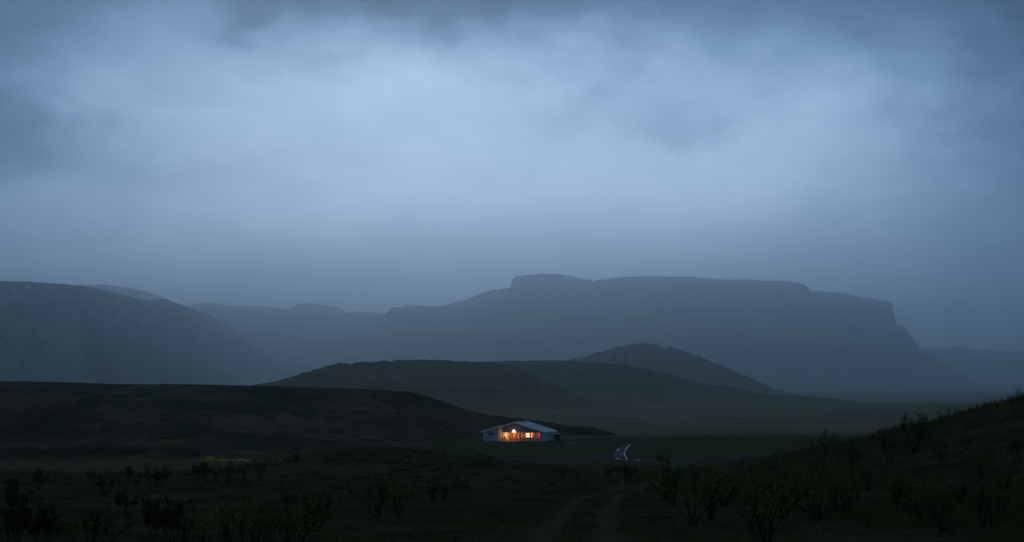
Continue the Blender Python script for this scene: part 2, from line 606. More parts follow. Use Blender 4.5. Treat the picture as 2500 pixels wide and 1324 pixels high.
def ground_z(X, Y, detail=True):
    X, Y = np.asarray(X, float), np.asarray(Y, float)
    d = np.hypot(X, Y)
    wob = 14 * fbm(X / 90, Y / 90, 3, 5) * smooth(60, 200, d) + 90 * fbm(X / 500, Y / 500, 3, 6) * smooth(700, 1400, d)
    z = np.interp(Y + wob * 0.6, GY, GZ)
    # knoll rising on the right
    xr = X + 6 * fbm(Y / 30, X / 60, 2, 8)
    z = z + 7.0 * smooth(6, 44, xr) * smooth(12, 62, Y) * (1 - smooth(84, 170, Y)) * (1 - smooth(60, 200, X))
    # hummocky rise in the left middle ground
    z = z + 2.7 * np.exp(-((X + 17) / 13.5) ** 2 - ((Y - 163) / 17) ** 2)
    z = z + 0.9 * np.exp(-((X + 2) / 12) ** 2 - ((Y - 150) / 20) ** 2)
    # long low mound right of the drive
    z = z + 1.7 * smooth(24, 40, X) * (1 - smooth(100, 170, X)) * np.exp(-((Y - 338) / 17) ** 2)
    # far plain: low swells and terraces
    sw = smooth(420, 560, Y) * (1 - smooth(1900, 2600, Y))
    z = z + sw * (1.1 * fbm(X / 160, Y / 110, 4, 31) + 1.4 * np.exp(-((X - 300) / 60) ** 2 - ((Y - 1150) / 40) ** 2))
    if detail:
        near = 1 - smooth(160, 300, d)
        z = z + near * (0.20 * fbm(X / 2.6, Y / 2.6, 3, 41) + 0.28 * fbm(X / 9, Y / 9, 3, 43))
        hum = np.clip(fbm(X / 3.2, Y / 3.2, 2, 47), 0, 1)
        z = z + 0.75 * hum * np.exp(-((X + 14) / 22) ** 2 - ((Y - 155) / 30) ** 2)
        z = z + 0.25 * fbm(X / 14, Y / 14, 3, 44) * smooth(120, 260, d) * (1 - smooth(500, 900, d))
    z = z - 0.12 * rut_mask(X, Y)
    # house pad and roads
    hx, hy = HOUSE_P.x - 4.5, 353.0
    pad = 1 - smooth(10, 26, np.hypot((X - hx) * 0.8, Y - hy))
    z = z * (1 - pad) + PAD_Z * pad
    rd, rz = road_dist(X, Y)
    rp = 1 - smooth(0.4, 5.0, rd)
    z = z * (1 - rp) + (rz - 0.10) * rp
    return z


def build_ground():
    a_in = np.linspace(-0.42, 0.42, 760)
    a_out = np.linspace(0.42, 2 * math.pi - 0.42, 150)[1:-1]
    A = np.r_[a_in, a_out]
    r = [0.6]
    while r[-1] < 25000:
        q = r[-1]
        r.append(q * (1.06 if q < 14 else 1.0095 if q < 430 else 1.022 if q < 2600 else 1.05))
    R = np.array(r)
    X = np.sin(A)[None, :] * R[:, None]
    Y = np.cos(A)[None, :] * R[:, None]
    Z = ground_z(X, Y)
    nr, nc = X.shape
    V = np.stack([X.ravel(), Y.ravel(), Z.ravel()], 1)
    F = grid_faces(nr, nc)
    i = np.arange(nr - 1) * nc
    F = np.r_[F, np.stack([i + nc - 1, i, i + nc, i + 2 * nc - 1], 1)]
    cidx = len(V)
    V = np.r_[V, [[0, 0, float(ground_z(0, 0))]]]
    me = np_mesh('ground', V, F[:, ::-1])
    at_ = me.attributes.new('rut', 'FLOAT', 'POINT')
    at_.data.foreach_set('value', rut_mask(V[:, 0], V[:, 1]).astype(np.float32))
    o = link_mesh('ground', me, M_ground, smooth=True)
    tag(o, kind='structure')
    return o, V, F


def ridge(name, crest, foot, prof, mat, step=4.0, rows=54, seed=1, gully=0.0, gfreq=1 / 200, jag=0.0, terr=0.0, terr_h=20,
          back=800.0, back_z=None, rough=0.0, rfreq=1 / 40, edge=0.0, k=1.0, slant=0.4):
    """hill or mountain: traced skyline at its own distance, front slope with profile prof, and a far side"""
    C = np.array(crest, float)
    gully, gfreq, terr_h, rough, rfreq, back = gully * k, gfreq / k, terr_h * k, rough * k, rfreq / k, back * k
    seg = np.r_[0, np.cumsum(np.hypot(np.diff(C[:, 0]), np.diff(C[:, 1])))]
    n = int(seg[-1] / step)
    s = np.linspace(0, seg[-1], n)
    px, py, Yc = (np.interp(s, seg, C[:, k]) for k in range(3))
    F = np.array(foot, float)
    Yf, zf = np.interp(px, F[:, 0], F[:, 1]), np.interp(px, F[:, 0], F[:, 2])
    cr = np.array([at(a, b, c) for a, b, c in zip(px, py, Yc)])
    mpp = Yc / FPX
    arc = np.r_[0, np.cumsum(np.hypot(np.diff(cr[:, 0]), np.diff(cr[:, 2])))]
    cr[:, 2] += 1.9 * jag * mpp * fbm(arc / (mpp.mean() * 16), arc * 0 + seed, 5, seed, gain=0.68)
    P = np.array(prof, float)
    t = np.linspace(0, 1, rows) ** 1.15
    dirx = cr[:, 0] / Yc
    T = t[:, None] * np.ones(n)[None, :]
    # the edge of the plateau wanders
    wand = edge * fbm(arc / (60 * mpp.mean()), arc * 0, 4, seed + 5)
    Tw = np.clip(T + wand[None, :] * T * (1 - T) * 4, 0, 1)
    YY = Yc[None, :] + (Yf - Yc)[None, :] * T
    XX = dirx[None, :] * YY
    h = np.interp(Tw, P[:, 0], P[:, 1])
    ZZ = zf[None, :] + (cr[:, 2] - zf)[None, :] * h
    env = np.clip(T * 6, 0, 1) * np.clip((1 - T) * 2.2, 0, 1)
    if gully:
        g = 1 - 2 * np.abs(fbm(XX * gfreq + slant * YY * gfreq, YY * gfreq * 0.22, 4, seed + 11, gain=0.55))
        ZZ = ZZ - gully * env * np.clip(g, 0, 1) ** 2 * (0.4 + 0.6 * h)
    if rough:
        ZZ = ZZ + rough * np.clip(T * 8, 0, 1) * fbm(XX * rfreq, YY * rfreq, 5, seed + 21, gain=0.55)
    if terr:
        zt = np.floor(ZZ / terr_h) + smooth(0.55, 1.0, ZZ / terr_h - np.floor(ZZ / terr_h))
        ZZ = ZZ + terr * env * (zt * terr_h - ZZ)
    # far side
    nb = 9
    tb = np.linspace(0, 1, nb + 1)[1:][::-1]
    bz = zf - 5 if back_z is None else np.full(n, back_z)
    YB = Yc[None, :] + back * tb[:, None]
    XB = dirx[None, :] * YB
    ZB = bz[None, :] + (cr[:, 2] - bz)[None, :] * (1 - smooth(0.02, 1, tb))[:, None] - (tb * back * 0.03)[:, None] * 0.5
    X, Y, Z = np.r_[XB, XX], np.r_[YB, YY], np.r_[ZB, ZZ]
    V = np.stack([X.ravel(), Y.ravel(), Z.ravel()], 1)
    me = np_mesh(name, V, grid_faces(rows + nb, n))
    o = link_mesh(name, me, mat, smooth=True)
    tag(o, kind='structure')
    return o, V, grid_faces(rows + nb, n)


ground, GV, GF = build_ground()
SMOOTHP = [(0, 1), (0.08, 0.985), (0.2, 0.92), (0.45, 0.6), (0.7, 0.25), (0.88, 0.07), (1, 0)]

lh, LV, LF = ridge('hill', [(-1300, 915, 450), (-500, 925, 440), (0, 931, 430), (120, 932, 430), (200, 935, 430), (300, 938.5, 430), (420, 938, 430), (520, 940, 428),
                   (640, 942, 425), (760, 946, 424), (880, 950, 422), (960, 954, 421), (1000, 957, 420), (1040, 966, 418), (1080, 979, 415),
                   (1140, 1002, 410), (1200, 1014, 405), (1254, 1021, 402), (1338, 1030, 400), (1400, 1043, 395), (1452, 1047, 391),
                   (1500, 1061, 388), (1540, 1070, 385), (1600, 1077, 383), (1680, 1083, 382)],
                   [(-1300, 262, 0.4), (0, 262, 0.4), (450, 268, 0.2), (700, 290, 0.2), (1000, 318, 0.2), (1150, 352, 0.6), (1250, 370, 0.8), (1420, 372, 0.7), (1680, 376, 0.4)],
                   [(0, 1), (0.10, 0.95), (0.16, 0.87), (0.34, 0.60), (0.44, 0.52), (0.56, 0.33), (0.74, 0.14), (0.9, 0.04), (1, 0)],
                   M_heath, step=3.0, rows=120, seed=3, gully=3.6, gfreq=1 / 34, jag=0.7, rough=0.9, rfreq=1 / 9, back=260, back_z=-6, edge=0.06)

hb, _, _ = ridge('hill', [(480, 962, 1250), (560, 951, 1250), (645, 937, 1250), (668, 932, 1250), (690, 925, 1250), (720, 918, 1250), (745, 909, 1250), (760, 906, 1250),
                 (800, 893, 1250), (830, 887, 1250), (900, 885, 1250), (960, 881, 1250), (1030, 878, 1250), (1090, 880, 1250), (1150, 884, 1250),
                 (1240, 889, 1240), (1290, 906, 1220), (1330, 930, 1200), (1370, 950, 1180), (1420, 968, 1150), (1480, 983, 1120), (1560, 996, 1080), (1680, 1006, 1000)],
                 [(480, 760, -2), (1000, 740, -1), (1300, 780, -1.5), (1680, 900, -4)], [(0, 1), (0.06, 0.97), (0.16, 0.86), (0.4, 0.52), (0.65, 0.24), (0.85, 0.07), (1, 0)],
                 M_hill, step=3, rows=70, seed=7, gully=6.0, gfreq=1 / 90, jag=2.0, rough=1.2, rfreq=1 / 35, back=300, back_z=-14, edge=0.05)

hc, _, _ = ridge('hill', [(950, 895, 1920), (1100, 887, 1920), (1170, 883.5, 1920), (1240, 881.5, 1920), (1390, 881, 1920), (1470, 886, 1920), (1540, 893, 1920), (1600, 905, 1908),
                 (1650, 918, 1896), (1700, 931, 1884), (1750, 943, 1872), (1790, 944.5, 1860), (1815, 950, 1860), (1850, 961, 1860), (1950, 966, 1860), (2040, 974, 1848),
                 (2100, 984, 1800), (2220, 990, 1776)],
                 [(950, 1260, -4), (1500, 1224, -3), (1800, 1320, -4), (2220, 1620, -7)], SMOOTHP,
                 M_hill, step=3, rows=60, seed=12, gully=5.0, gfreq=1 / 110, jag=0.8, rough=1.4, rfreq=1 / 50, back=300, back_z=-18, edge=0.05)

hd, _, _ = ridge('hill', [(1280, 905, 3525), (1330, 893, 3525), (1385, 879, 3525), (1410, 873, 3525), (1440, 866, 3525), (1455, 861, 3525), (1480, 855, 3525), (1520, 846, 3525),
                 (1545, 839, 3525), (1570, 838, 3525), (1595, 840, 3525), (1610, 846, 3525), (1640, 849, 3525), (1660, 855, 3525), (1700, 869, 3525), (1740, 884, 3525), (1780, 900, 3510),
                 (1830, 924, 3495), (1900, 953, 3480), (1960, 970, 3450), (2060, 985, 3420)],
                 [(1280, 2925, -18), (1600, 2820, -18), (2060, 3000, -22)], [(0, 1), (0.1, 0.9), (0.35, 0.58), (0.6, 0.30), (0.82, 0.09), (1, 0)],
                 M_hill, step=3, rows=60, seed=19, gully=14.0, gfreq=1 / 170, jag=2.6, rough=4, rfreq=1 / 80, back=500, back_z=-22, edge=0.04)

ME = ridge('mountain', [(560, 940, 13860), (700, 880, 14112), (790, 830, 14364), (850, 795, 14616), (900, 778, 14616), (938, 772, 14364), (948, 760, 14238), (958, 750, 14112), (985, 750.5, 14112),
           (993, 745, 14112), (1040, 747, 14112), (1080, 748, 14112), (1110, 741, 14112), (1150, 726, 14112), (1172, 719, 14112), (1195, 709, 14112), (1215, 706, 14112), (1246, 703, 14112), (1250, 684, 14112), (1258, 677, 14112),
           (1275, 673, 14112), (1298, 672, 14112), (1300, 669, 14112), (1360, 669, 14112), (1400, 675, 14112), (1440, 684, 14112), (1444, 684, 14112), (1447, 687.5, 14112), (1475, 681, 14112),
           (1500, 677.5, 14112), (1600, 674, 14112), (1700, 677, 14112), (1780, 683, 14112), (1900, 686, 13986), (1945, 690, 13860), (1960, 694, 13860), (1974, 702, 13810),
           (1976, 711, 13810), (2058, 715, 13810), (2070, 720, 13810), (2085, 723.5, 13810), (2140, 731, 13734), (2160, 735, 13734), (2172, 737, 13734), (2179, 742, 13734), (2181, 758, 13734),
           (2187, 785, 13709), (2190, 791, 13709), (2203, 797, 13684), (2214, 804, 13684), (2219, 818, 13684), (2232, 833, 13658), (2242, 848, 13633), (2262, 862, 13608), (2300, 884, 13558), (2340, 911, 13482), (2400, 943, 13406), (2440, 957, 13356), (2560, 972, 13356)],
           [(560, 11844, -24), (1000, 10836, -24), (1600, 10080, -24), (2100, 10332, -24), (2300, 11340, -24), (2560, 12348, -24)],
           [(0, 1), (0.13, 0.93), (0.17, 0.88), (0.235, 0.68), (0.40, 0.47), (0.62, 0.23), (0.82, 0.07), (1, 0)],
           M_far, step=2.5, rows=110, seed=23, gully=34, gfreq=1 / 330, jag=2.2, terr=0.45, terr_h=42, rough=9, rfreq=1 / 170, back=1500, back_z=100, k=2.52, edge=0.07)

MF = ridge('mountain', [(-1500, 640, 4750), (-600, 668, 5250), (0, 686, 6000), (80, 688, 6334), (150, 692, 6625), (210, 700, 6875), (270, 713, 7312), (330, 727, 7750), (370, 733, 8135), (392, 729, 8346), (408, 729, 8500),
           (415, 735, 8599), (440, 744, 8951), (470, 752, 9375), (500, 764, 10000), (560, 800, 11125), (620, 846, 11875), (680, 896, 12375), (740, 938, 12625), (820, 960, 12750)],
           [(-1500, 3375, -24), (0, 4125, -24), (250, 5250, -24), (500, 7750, -24), (820, 11625, -24)],
           [(0, 1), (0.12, 0.93), (0.2, 0.83), (0.30, 0.66), (0.5, 0.42), (0.75, 0.15), (0.9, 0.04), (1, 0)],
           M_far, step=2.5, rows=110, seed=29, gully=150, gfreq=1 / 700, jag=1.3, terr=0.0, terr_h=50, rough=12, rfreq=1 / 200, back=1800, back_z=60, edge=0.08, slant=1.0)

MG = ridge('mountain', [(60, 712, 15232), (150, 702, 15232), (210, 697, 15232), (245, 694, 15232), (290, 699, 15232), (330, 706, 15232), (370, 716, 15232), (400, 728, 15232), (440, 742, 15351), (480, 756, 15470), (540, 762, 15470),
           (600, 766, 15470), (660, 767, 15470), (700, 774, 15470), (730, 776, 15470), (770, 768, 15470), (810, 768, 15470), (840, 778, 15470), (860, 787, 15470), (900, 783, 15470), (960, 776, 15470), (1100, 776, 15470)],
           [(60, 13328, -10), (600, 13090, -24), (1100, 13804, -20)], [(0, 1), (0.15, 0.90), (0.28, 0.66), (0.5, 0.4), (0.8, 0.1), (1, 0)],
           M_far, step=2.5, rows=70, seed=37, gully=40, gfreq=1 / 320, jag=1.4, terr=0.4, terr_h=40, rough=8, rfreq=1 / 200, back=700, back_z=150, k=2.38, edge=0.08)

MH = ridge('mountain', [(380, 765, 17556), (440, 752, 17556), (480, 743, 17556), (515, 740, 17556), (535, 741, 17556), (548, 746, 17556), (580, 749, 17556), (640, 747, 17556), (690, 755, 17556), (705, 755, 17556), (716, 748, 17556), (735, 741, 17556),
           (768, 741, 17556), (790, 747, 17556), (812, 749, 17556), (832, 753, 17556), (846, 765, 17556), (855, 766, 17556), (870, 760, 17556), (890, 762, 17556), (940, 766, 17556), (1010, 778, 17556), (1120, 800, 17556)],
           [(380, 16170, 300), (1120, 16170, 280)], [(0, 1), (0.15, 0.88), (0.35, 0.6), (0.7, 0.2), (1, 0)],
           M_far, step=2.5, rows=50, seed=41, gully=24, gfreq=1 / 260, jag=1.4, terr=0.4, terr_h=40, rough=8, rfreq=1 / 200, back=500, back_z=150, k=2.31, edge=0.08)

MR = ridge('mountain', [(2050, 905, 20160), (2150, 873, 20160), (2230, 858, 20160), (2262, 852, 20160), (2300, 852, 20160), (2325, 848, 20160), (2340, 844, 20160), (2358, 849, 20160), (2375, 853, 20160), (2430, 857, 20160),
           (2500, 858, 20160), (2600, 850, 20160), (2900, 835, 20160), (3500, 840, 19950)],
           [(2050, 18060, -24), (3500, 17220, -24)], [(0, 1), (0.15, 0.88), (0.35, 0.55), (0.7, 0.2), (1, 0)],
           M_far, step=3, rows=50, seed=47, gully=30, gfreq=1 / 400, jag=1.3, rough=8, rfreq=1 / 250, back=800, back_z=0, k=2.1, edge=0.08)
MR2 = ridge('mountain', [(2180, 925, 17472), (2270, 893, 17472), (2330, 876, 17472), (2400, 872, 17472), (2450, 876, 17472), (2560, 874, 17472), (2800, 862, 17472), (3300, 880, 17024)],
           [(2180, 15456, -24), (3300, 15008, -24)], [(0, 1), (0.15, 0.9), (0.35, 0.6), (0.7, 0.2), (1, 0)],
           M_far, step=3, rows=50, seed=53, gully=25, gfreq=1 / 350, jag=1.0, rough=6, rfreq=1 / 200, back=600, back_z=0, k=2.24, edge=0.08)


def bvh(parts):
    V, F, off = [], [], 0
    for v, f in parts:
        V.append(v)
        F.append(f + off)
        off += len(v)
    return BVHTree.FromPolygons(np.concatenate(V).tolist(), np.concatenate(F).tolist())


nearF = GF[(np.hypot(GV[GF[:, 0], 0], GV[GF[:, 0], 1]) < 700) & (np.abs(np.arctan2(GV[GF[:, 0], 0], GV[GF[:, 0], 1])) < 0.45)]
TREE = bvh([(GV, nearF), (LV, LF)])


def ground_hit(px, py):
    p, n, i, d = TREE.ray_cast(Vector((0, 0, CAM_Z)), pix_dir(px, py).normalized(), 900)
    return p


def drop(x, y):
    p, n, i, d = TREE.ray_cast(Vector((x, y, 200)), Vector((0, 0, -1)), 400)
    return p.z if p else float(ground_z(np.array(x), np.array(y)))


# snow patches lying on the far slopes, and the thread of a waterfall: parts of their mountain
def drape(name, parent_tuple, poly_px, mat, off):
    o, V, F = parent_tuple
    t = BVHTree.FromPolygons(V.tolist(), F.tolist())
    pts = np.array(poly_px, float)
    # fan of thin rows between the upper and the lower outline
    n, rows = 14, 4
    up = pts[:len(pts) // 2]
    lo = pts[len(pts) // 2:][::-1]
    s = np.linspace(0, 1, n)
    U = np.stack([np.interp(s, np.linspace(0, 1, len(up)), up[:, k]) for k in (0, 1)], 1)
    L = np.stack([np.interp(s, np.linspace(0, 1, len(lo)), lo[:, k]) for k in (0, 1)], 1)
    vs = []
    for r in range(rows):
        f = r / (rows - 1)
        for a, b in zip(U, L):
            q = a * (1 - f) + b * f
            d = pix_dir(*q).normalized()
            hit, nn, _, dist = t.ray_cast(Vector((0, 0, CAM_Z)), d, 40000)
            if hit is None:
                return None
            vs.append(hit - d * off + Vector((0, 0, off * 0.3)))
    return link_mesh(name, np_mesh(name, [tuple(v) for v in vs], grid_faces(rows, n)), mat, o, smooth=True)


for parent, poly in ((MG, [(536, 762.8), (556, 763.5), (575, 766), (560, 767.5), (545, 766.5)]),
                     (MG, [(560, 768), (578, 767.5), (578, 770), (562, 770.5)]),
                     (MG, [(698, 776), (716, 775.5), (716, 778), (699, 778)]),
                     (MG, [(730, 779), (740, 777), (738, 779.5), (732, 781)]),
                     (MG, [(590, 771), (600, 770), (601, 772), (592, 773)]),
                     (MF, [(60, 702), (70, 700.5), (75, 703), (66, 705)]),
                     (ME, [(1413, 764), (1419, 761.5), (1424, 763), (1418, 766)]),
                     (ME, [(1428, 762), (1432, 761.5), (1432, 763), (1429, 763.5)])):
    drape('snow_patch', parent, poly, M_snow, 3.0)
drape('waterfall', MG, [(852.6, 812), (853.6, 812), (854.0, 824), (852.0, 824)], M_snow, 3.0)


# ------------------------------------------------------------------ roads
def ribbon(name, Q, hw, zoff, mat, cross=5, jitter=0.0, seed=0):
    T = np.gradient(Q, axis=0)
    T /= np.linalg.norm(T, axis=1)[:, None] + 1e-9
    N = np.stack([-T[:, 1], T[:, 0]], 1)
    vs = []
    n = len(Q)
    jl = 1 + jitter * fbm(np.arange(n) / 7.0, np.zeros(n), 3, seed)
    jr = 1 + jitter * fbm(np.arange(n) / 7.0, np.ones(n) * 9, 3, seed + 3)
    for k in range(cross):
        f = -1 + 2 * k / (cross - 1)
        ww = hw * (jl if f < 0 else jr)
        P = Q + N * (f * ww)[:, None]
        z = ground_z(P[:, 0], P[:, 1]) + zoff + 0.05 * (1 - f * f)
        vs.append(np.c_[P, z])
    V = np.concatenate(vs)
    return link_mesh(name, np_mesh(name, V, grid_faces(cross, n)), mat, smooth=True)


for (Q, hw, z), zo, nm in zip(ROADS, (0.060, 0.075, 0.068), ('road', 'drive', 'lane')):
    tag(ribbon(nm, Q, hw, zo, M_road if nm == 'drive' else M_gravel, jitter=0.12, seed=5), kind='structure')


def wet_strip(pix, z, width, tilt, seed, mat=None):
    """thin sheet of run-off water on the sloping shoulder of the drive, its far edge higher"""
    Q = resample(road_pts(pix, z), 0.35)
    n = len(Q)
    wd = width * np.clip(0.65 + 0.6 * fbm(np.arange(n) / 5.0, np.zeros(n), 3, seed), 0.12, 1.4)
    T = np.gradient(Q, axis=0)
    T /= np.linalg.norm(T, axis=1)[:, None] + 1e-9
    N = np.stack([-T[:, 1], T[:, 0]], 1)
    vs = []
    for k in range(4):
        f = -1 + 2 * k / 3
        P = Q + N * (f * wd)[:, None]
        zz = z + 0.10 + (P[:, 1] - Q[:, 1]) * tilt + 0.01 * fbm(P[:, 0] * 2, P[:, 1] * 2, 2, seed)
        vs.append(np.c_[P, zz])
    o = link_mesh('puddle', np_mesh('puddle', np.concatenate(vs), grid_faces(4, n)), mat or M_puddle, smooth=True)
    tag(o, kind='structure')


wet_strip([(1538, 1087), (1532, 1093), (1527, 1101)], 0.80, 0.17, 0.03, 1)
wet_strip([(1525, 1104), (1524, 1110), (1528, 1118), (1532, 1124)], 0.80, 0.17, 0.03, 2)
wet_strip([(1502, 1119), (1512, 1123), (1532, 1126)], 0.62, 0.3, 0.03, 3)
wet_strip([(1556, 1126), (1580, 1130)], 0.60, 0.4, 0.025, 4)
wet_strip([(1540, 1124), (1580, 1125.5), (1636, 1124)], 0.53, 3.0, 0.004, 8, M_road)
wet_strip([(1382, 1083.2), (1402, 1083.2)], 1.02, 0.25, 0.03, 5)
wet_strip([(1511, 1097), (1505, 1103)], 0.82, 0.22, 0.06, 6)
wet_strip([(1580, 1080.6), (1600, 1080.4)], 1.05, 0.6, 0.03, 7)


# ------------------------------------------------------------------ house
def box_bm(bm, x0, x1, y0, y1, z0, z1):
    vs = [bm.verts.new(c) for c in ((x0, y0, z0), (x1, y0, z0), (x1, y1, z0), (x0, y1, z0), (x0, y0, z1), (x1, y0, z1), (x1, y1, z1), (x0, y1, z1))]
    for f in ((0, 3, 2, 1), (4, 5, 6, 7), (0, 1, 5, 4), (1, 2, 6, 5), (2, 3, 7, 6), (3, 0, 4, 7)):
        bm.faces.new([vs[i] for i in f])


def hexa_bm(bm, lo, hi):
    """prism between 4 lower and 4 upper corners (same order)"""
    vs = [bm.verts.new(c) for c in list(lo) + list(hi)]
    for f in ((0, 3, 2, 1), (4, 5, 6, 7), (0, 1, 5, 4), (1, 2, 6, 5), (2, 3, 7, 6), (3, 0, 4, 7)):
        bm.faces.new([vs[i] for i in f])


def tube_bm(bm, pts, radii, sides=8, cap=True):
    rings = []
    for i, p in enumerate(pts):
        p = Vector(p)
        d = (Vector(pts[min(i + 1, len(pts) - 1)]) - Vector(pts[max(i - 1, 0)])).normalized()
        a = d.orthogonal().normalized()
        b = d.cross(a)
        rings.append([bm.verts.new(p + (a * math.cos(2 * math.pi * k / sides) + b * math.sin(2 * math.pi * k / sides)) * radii[i]) for k in range(sides)])
    for r0, r1 in zip(rings, rings[1:]):
        for k in range(sides):
            bm.faces.new((r0[k], r0[(k + 1) % sides], r1[(k + 1) % sides], r1[k]))
    if cap:
        bm.faces.new(rings[0][::-1])
        bm.faces.new(rings[-1])


def lathe_bm(bm, prof, c=(0, 0, 0), sides=16):
    tube_bm(bm, [(c[0], c[1], c[2] + z) for r, z in prof], [max(r, 1e-4) for r, z in prof], sides)


def part(name, mat, parent, fn, smooth=False, bevel=0.0):
    bm = bmesh.new()
    fn(bm)
    bmesh.ops.recalc_face_normals(bm, faces=bm.faces)
    me = bpy.data.meshes.new(name)
    bm.to_mesh(me)
    bm.free()
    o = link_mesh(name, me, mat, parent, smooth)
    if bevel:
        md = o.modifiers.new('bevel', 'BEVEL')
        md.width, md.segments = bevel, 2
    return o


HW_, HD, WING, XW, XA = 14.63, 8.3, 2.66, 3.90, 7.3
SL, EAVE = 0.30, 2.42


def roof_z(x):
    return EAVE + SL * (x + 0.0) if x < XA else EAVE + SL * (2 * XA - x)


hloc = HOUSE_P - Vector((math.cos(TH) * HW_, -math.sin(TH) * HW_, 0))
hloc.z = PAD_Z
house = empty('house', hloc, -TH)
tag(house, 'single-storey grey house with a low gabled roof and warmly lit windows', 'house')
PL = 0.12        # plinth height


def wall_panel(bm, x0, x1, y0, y1, openings):
    """gable-topped wall with rectangular holes (xa, xb, za, zb)"""
    xs = sorted({x0, x1} | {v for o_ in openings for v in o_[:2]} | ({XA} if x0 < XA < x1 else set()))
    for a, b in zip(xs, xs[1:]):
        m = (a + b) / 2
        z = PL
        for o_ in sorted([q for q in openings if q[0] < m < q[1]], key=lambda q: q[2]):
            if o_[2] > z + 0.01:
                box_bm(bm, a, b, y0, y1, z, o_[2])
            z = o_[3]
        lo = [(a, y0, z), (b, y0, z), (b, y1, z), (a, y1, z)]
        hi = [(a, y0, roof_z(a) - 0.02), (b, y0, roof_z(b) - 0.02), (b, y1, roof_z(b) - 0.02), (a, y1, roof_z(a) - 0.02)]
        hexa_bm(bm, lo, hi)


DOOR = (3.98, 8.36, PL + 0.02, 2.22)
WINS = [(8.72, 11.08, 0.82, 2.22), (11.32, 12.66, 0.82, 2.22), (12.80, 13.92, 0.82, 2.22)]
part('front_wall', M_gable, house, lambda bm: wall_panel(bm, XW, HW_, 0, 0.2, [DOOR] + WINS))
part('wing_wall', M_wall, house, lambda bm: wall_panel(bm, 0, XW, -WING, -WING + 0.2, [(1.02, 2.85, 1.38, 2.24)]))


def side_wall(bm, x0, x1, y0, y1):
    box_bm(bm, x0, x1, y0, y1, PL, min(roof_z(x0), roof_z(x1)) - 0.02)


part('side_wall', M_wall, house, lambda bm: side_wall(bm, 0, 0.2, -WING + 0.2, HD))
part('recess_wall', M_wall, house, lambda bm: side_wall(bm, XW - 0.2, XW, -WING + 0.2, 0))
part('side_wall', M_wall, house, lambda bm: side_wall(bm, HW_ - 0.2, HW_, 0.2, HD))
part('back_wall', M_wall, house, lambda bm: wall_panel(bm, 0.2, HW_ - 0.2, HD - 0.2, HD, []))
part('plinth', M_found, house, lambda bm: (box_bm(bm, 0.03, HW_ - 0.03, 0.03, HD - 0.03, -0.6, PL), box_bm(bm, 0.03, XW - 0.03, -WING + 0.03, 0.02, -0.6, PL)))
# pale boards on the lower wall under the windows, cover strips on the near side wall
for i in range(9):
    y = 0.55 + i * 0.9
    part('cover_strip', M_wall, house, lambda bm: box_bm(bm, HW_ + 0.002, HW_ + 0.03, y, y + 0.07, PL + 0.05, 2.25))
part('corner_board', M_trim, house, lambda bm: box_bm(bm, HW_ - 0.14, HW_ + 0.02, -0.025, 0.10, PL, 2.36))
part('corner_board', M_trim, house, lambda bm: box_bm(bm, -0.02, 0.12, -WING - 0.025, -WING + 0.10, PL, 2.40))
part('downpipe', M_trim, house, lambda bm: tube_bm(bm, [(HW_ + 0.09, 0.3, 2.2), (HW_ + 0.09, 0.3, 0.0)], [0.045, 0.045]))
part('sill_wall', M_wall, house, lambda bm: box_bm(bm, 8.5, 14.45, -0.03, -0.002, PL, 0.74))

# roof: two slopes, the left one carried forward over the wing
RT = 0.14
OV, OVF, OVB = 0.42, 0.6, 0.45


def slope_bm(bm, xa, xb, y0, y1, lift=0.0, t=RT):
    lo = [(xa, y0, roof_z(xa) + lift), (xb, y0, roof_z(xb) + lift), (xb, y1, roof_z(xb) + lift), (xa, y1, roof_z(xa) + lift)]
    hi = [(x, y, z + t) for x, y, z in lo]
    hexa_bm(bm, lo, hi)


roof = part('roof', M_roof, house, lambda bm: (slope_bm(bm, -0.58, XA, -OVF, HD + OVB), slope_bm(bm, -0.58, XW + 0.25, -WING - 0.5, -OVF)))
roof2 = part('roof', M_roof, house, lambda bm: slope_bm(bm, XA, HW_ + OV, -OVF, HD + OVB))
part('ridge_cap', M_roof, roof2, lambda bm: box_bm(bm, XA - 0.16, XA + 0.16, -OVF - 0.01, HD + OVB + 0.01, roof_z(XA) + RT - 0.035, roof_z(XA) + RT + 0.03))
for i in range(15):      # folded seams of the metal sheets
    y = -OVF + 0.45 + i * 0.6
    part('seam', M_roof, roof2, lambda bm: slope_bm(bm, XA + 0.17, HW_ + OV - 0.005, y, y + 0.035, RT - 0.01, 0.035))


def barge(bm, xa, xb, y, d=0.05, hgt=0.24):
    lo = [(xa, y - d, roof_z(xa) - hgt + RT), (xb, y - d, roof_z(xb) - hgt + RT), (xb, y - 0.003, roof_z(xb) - hgt + RT), (xa, y - 0.003, roof_z(xa) - hgt + RT)]
    hi = [(x, yy, z + hgt + 0.03) for x, yy, z in lo]
    hexa_bm(bm, lo, hi)


part('bargeboard', M_trim, house, lambda bm: barge(bm, XA, HW_ + OV, -OVF))
part('bargeboard', M_trim, house, lambda bm: barge(bm, XW + 0.31, XA, -OVF))
part('bargeboard', M_trim, house, lambda bm: barge(bm, -0.58, XW + 0.25, -WING - 0.5))
part('fascia', M_trim, house, lambda bm: box_bm(bm, XW + 0.253, XW + 0.30, -WING - 0.5, -OVF - 0.06, roof_z(XW + .25) - 0.10, roof_z(XW + .25) + 0.17))
part('fascia', M_trim, house, lambda bm: box_bm(bm, HW_ + OV + 0.003, HW_ + OV + 0.05, -OVF - 0.05, HD + OVB, roof_z(HW_ + OV) - 0.12, roof_z(HW_ + OV) + 0.15))
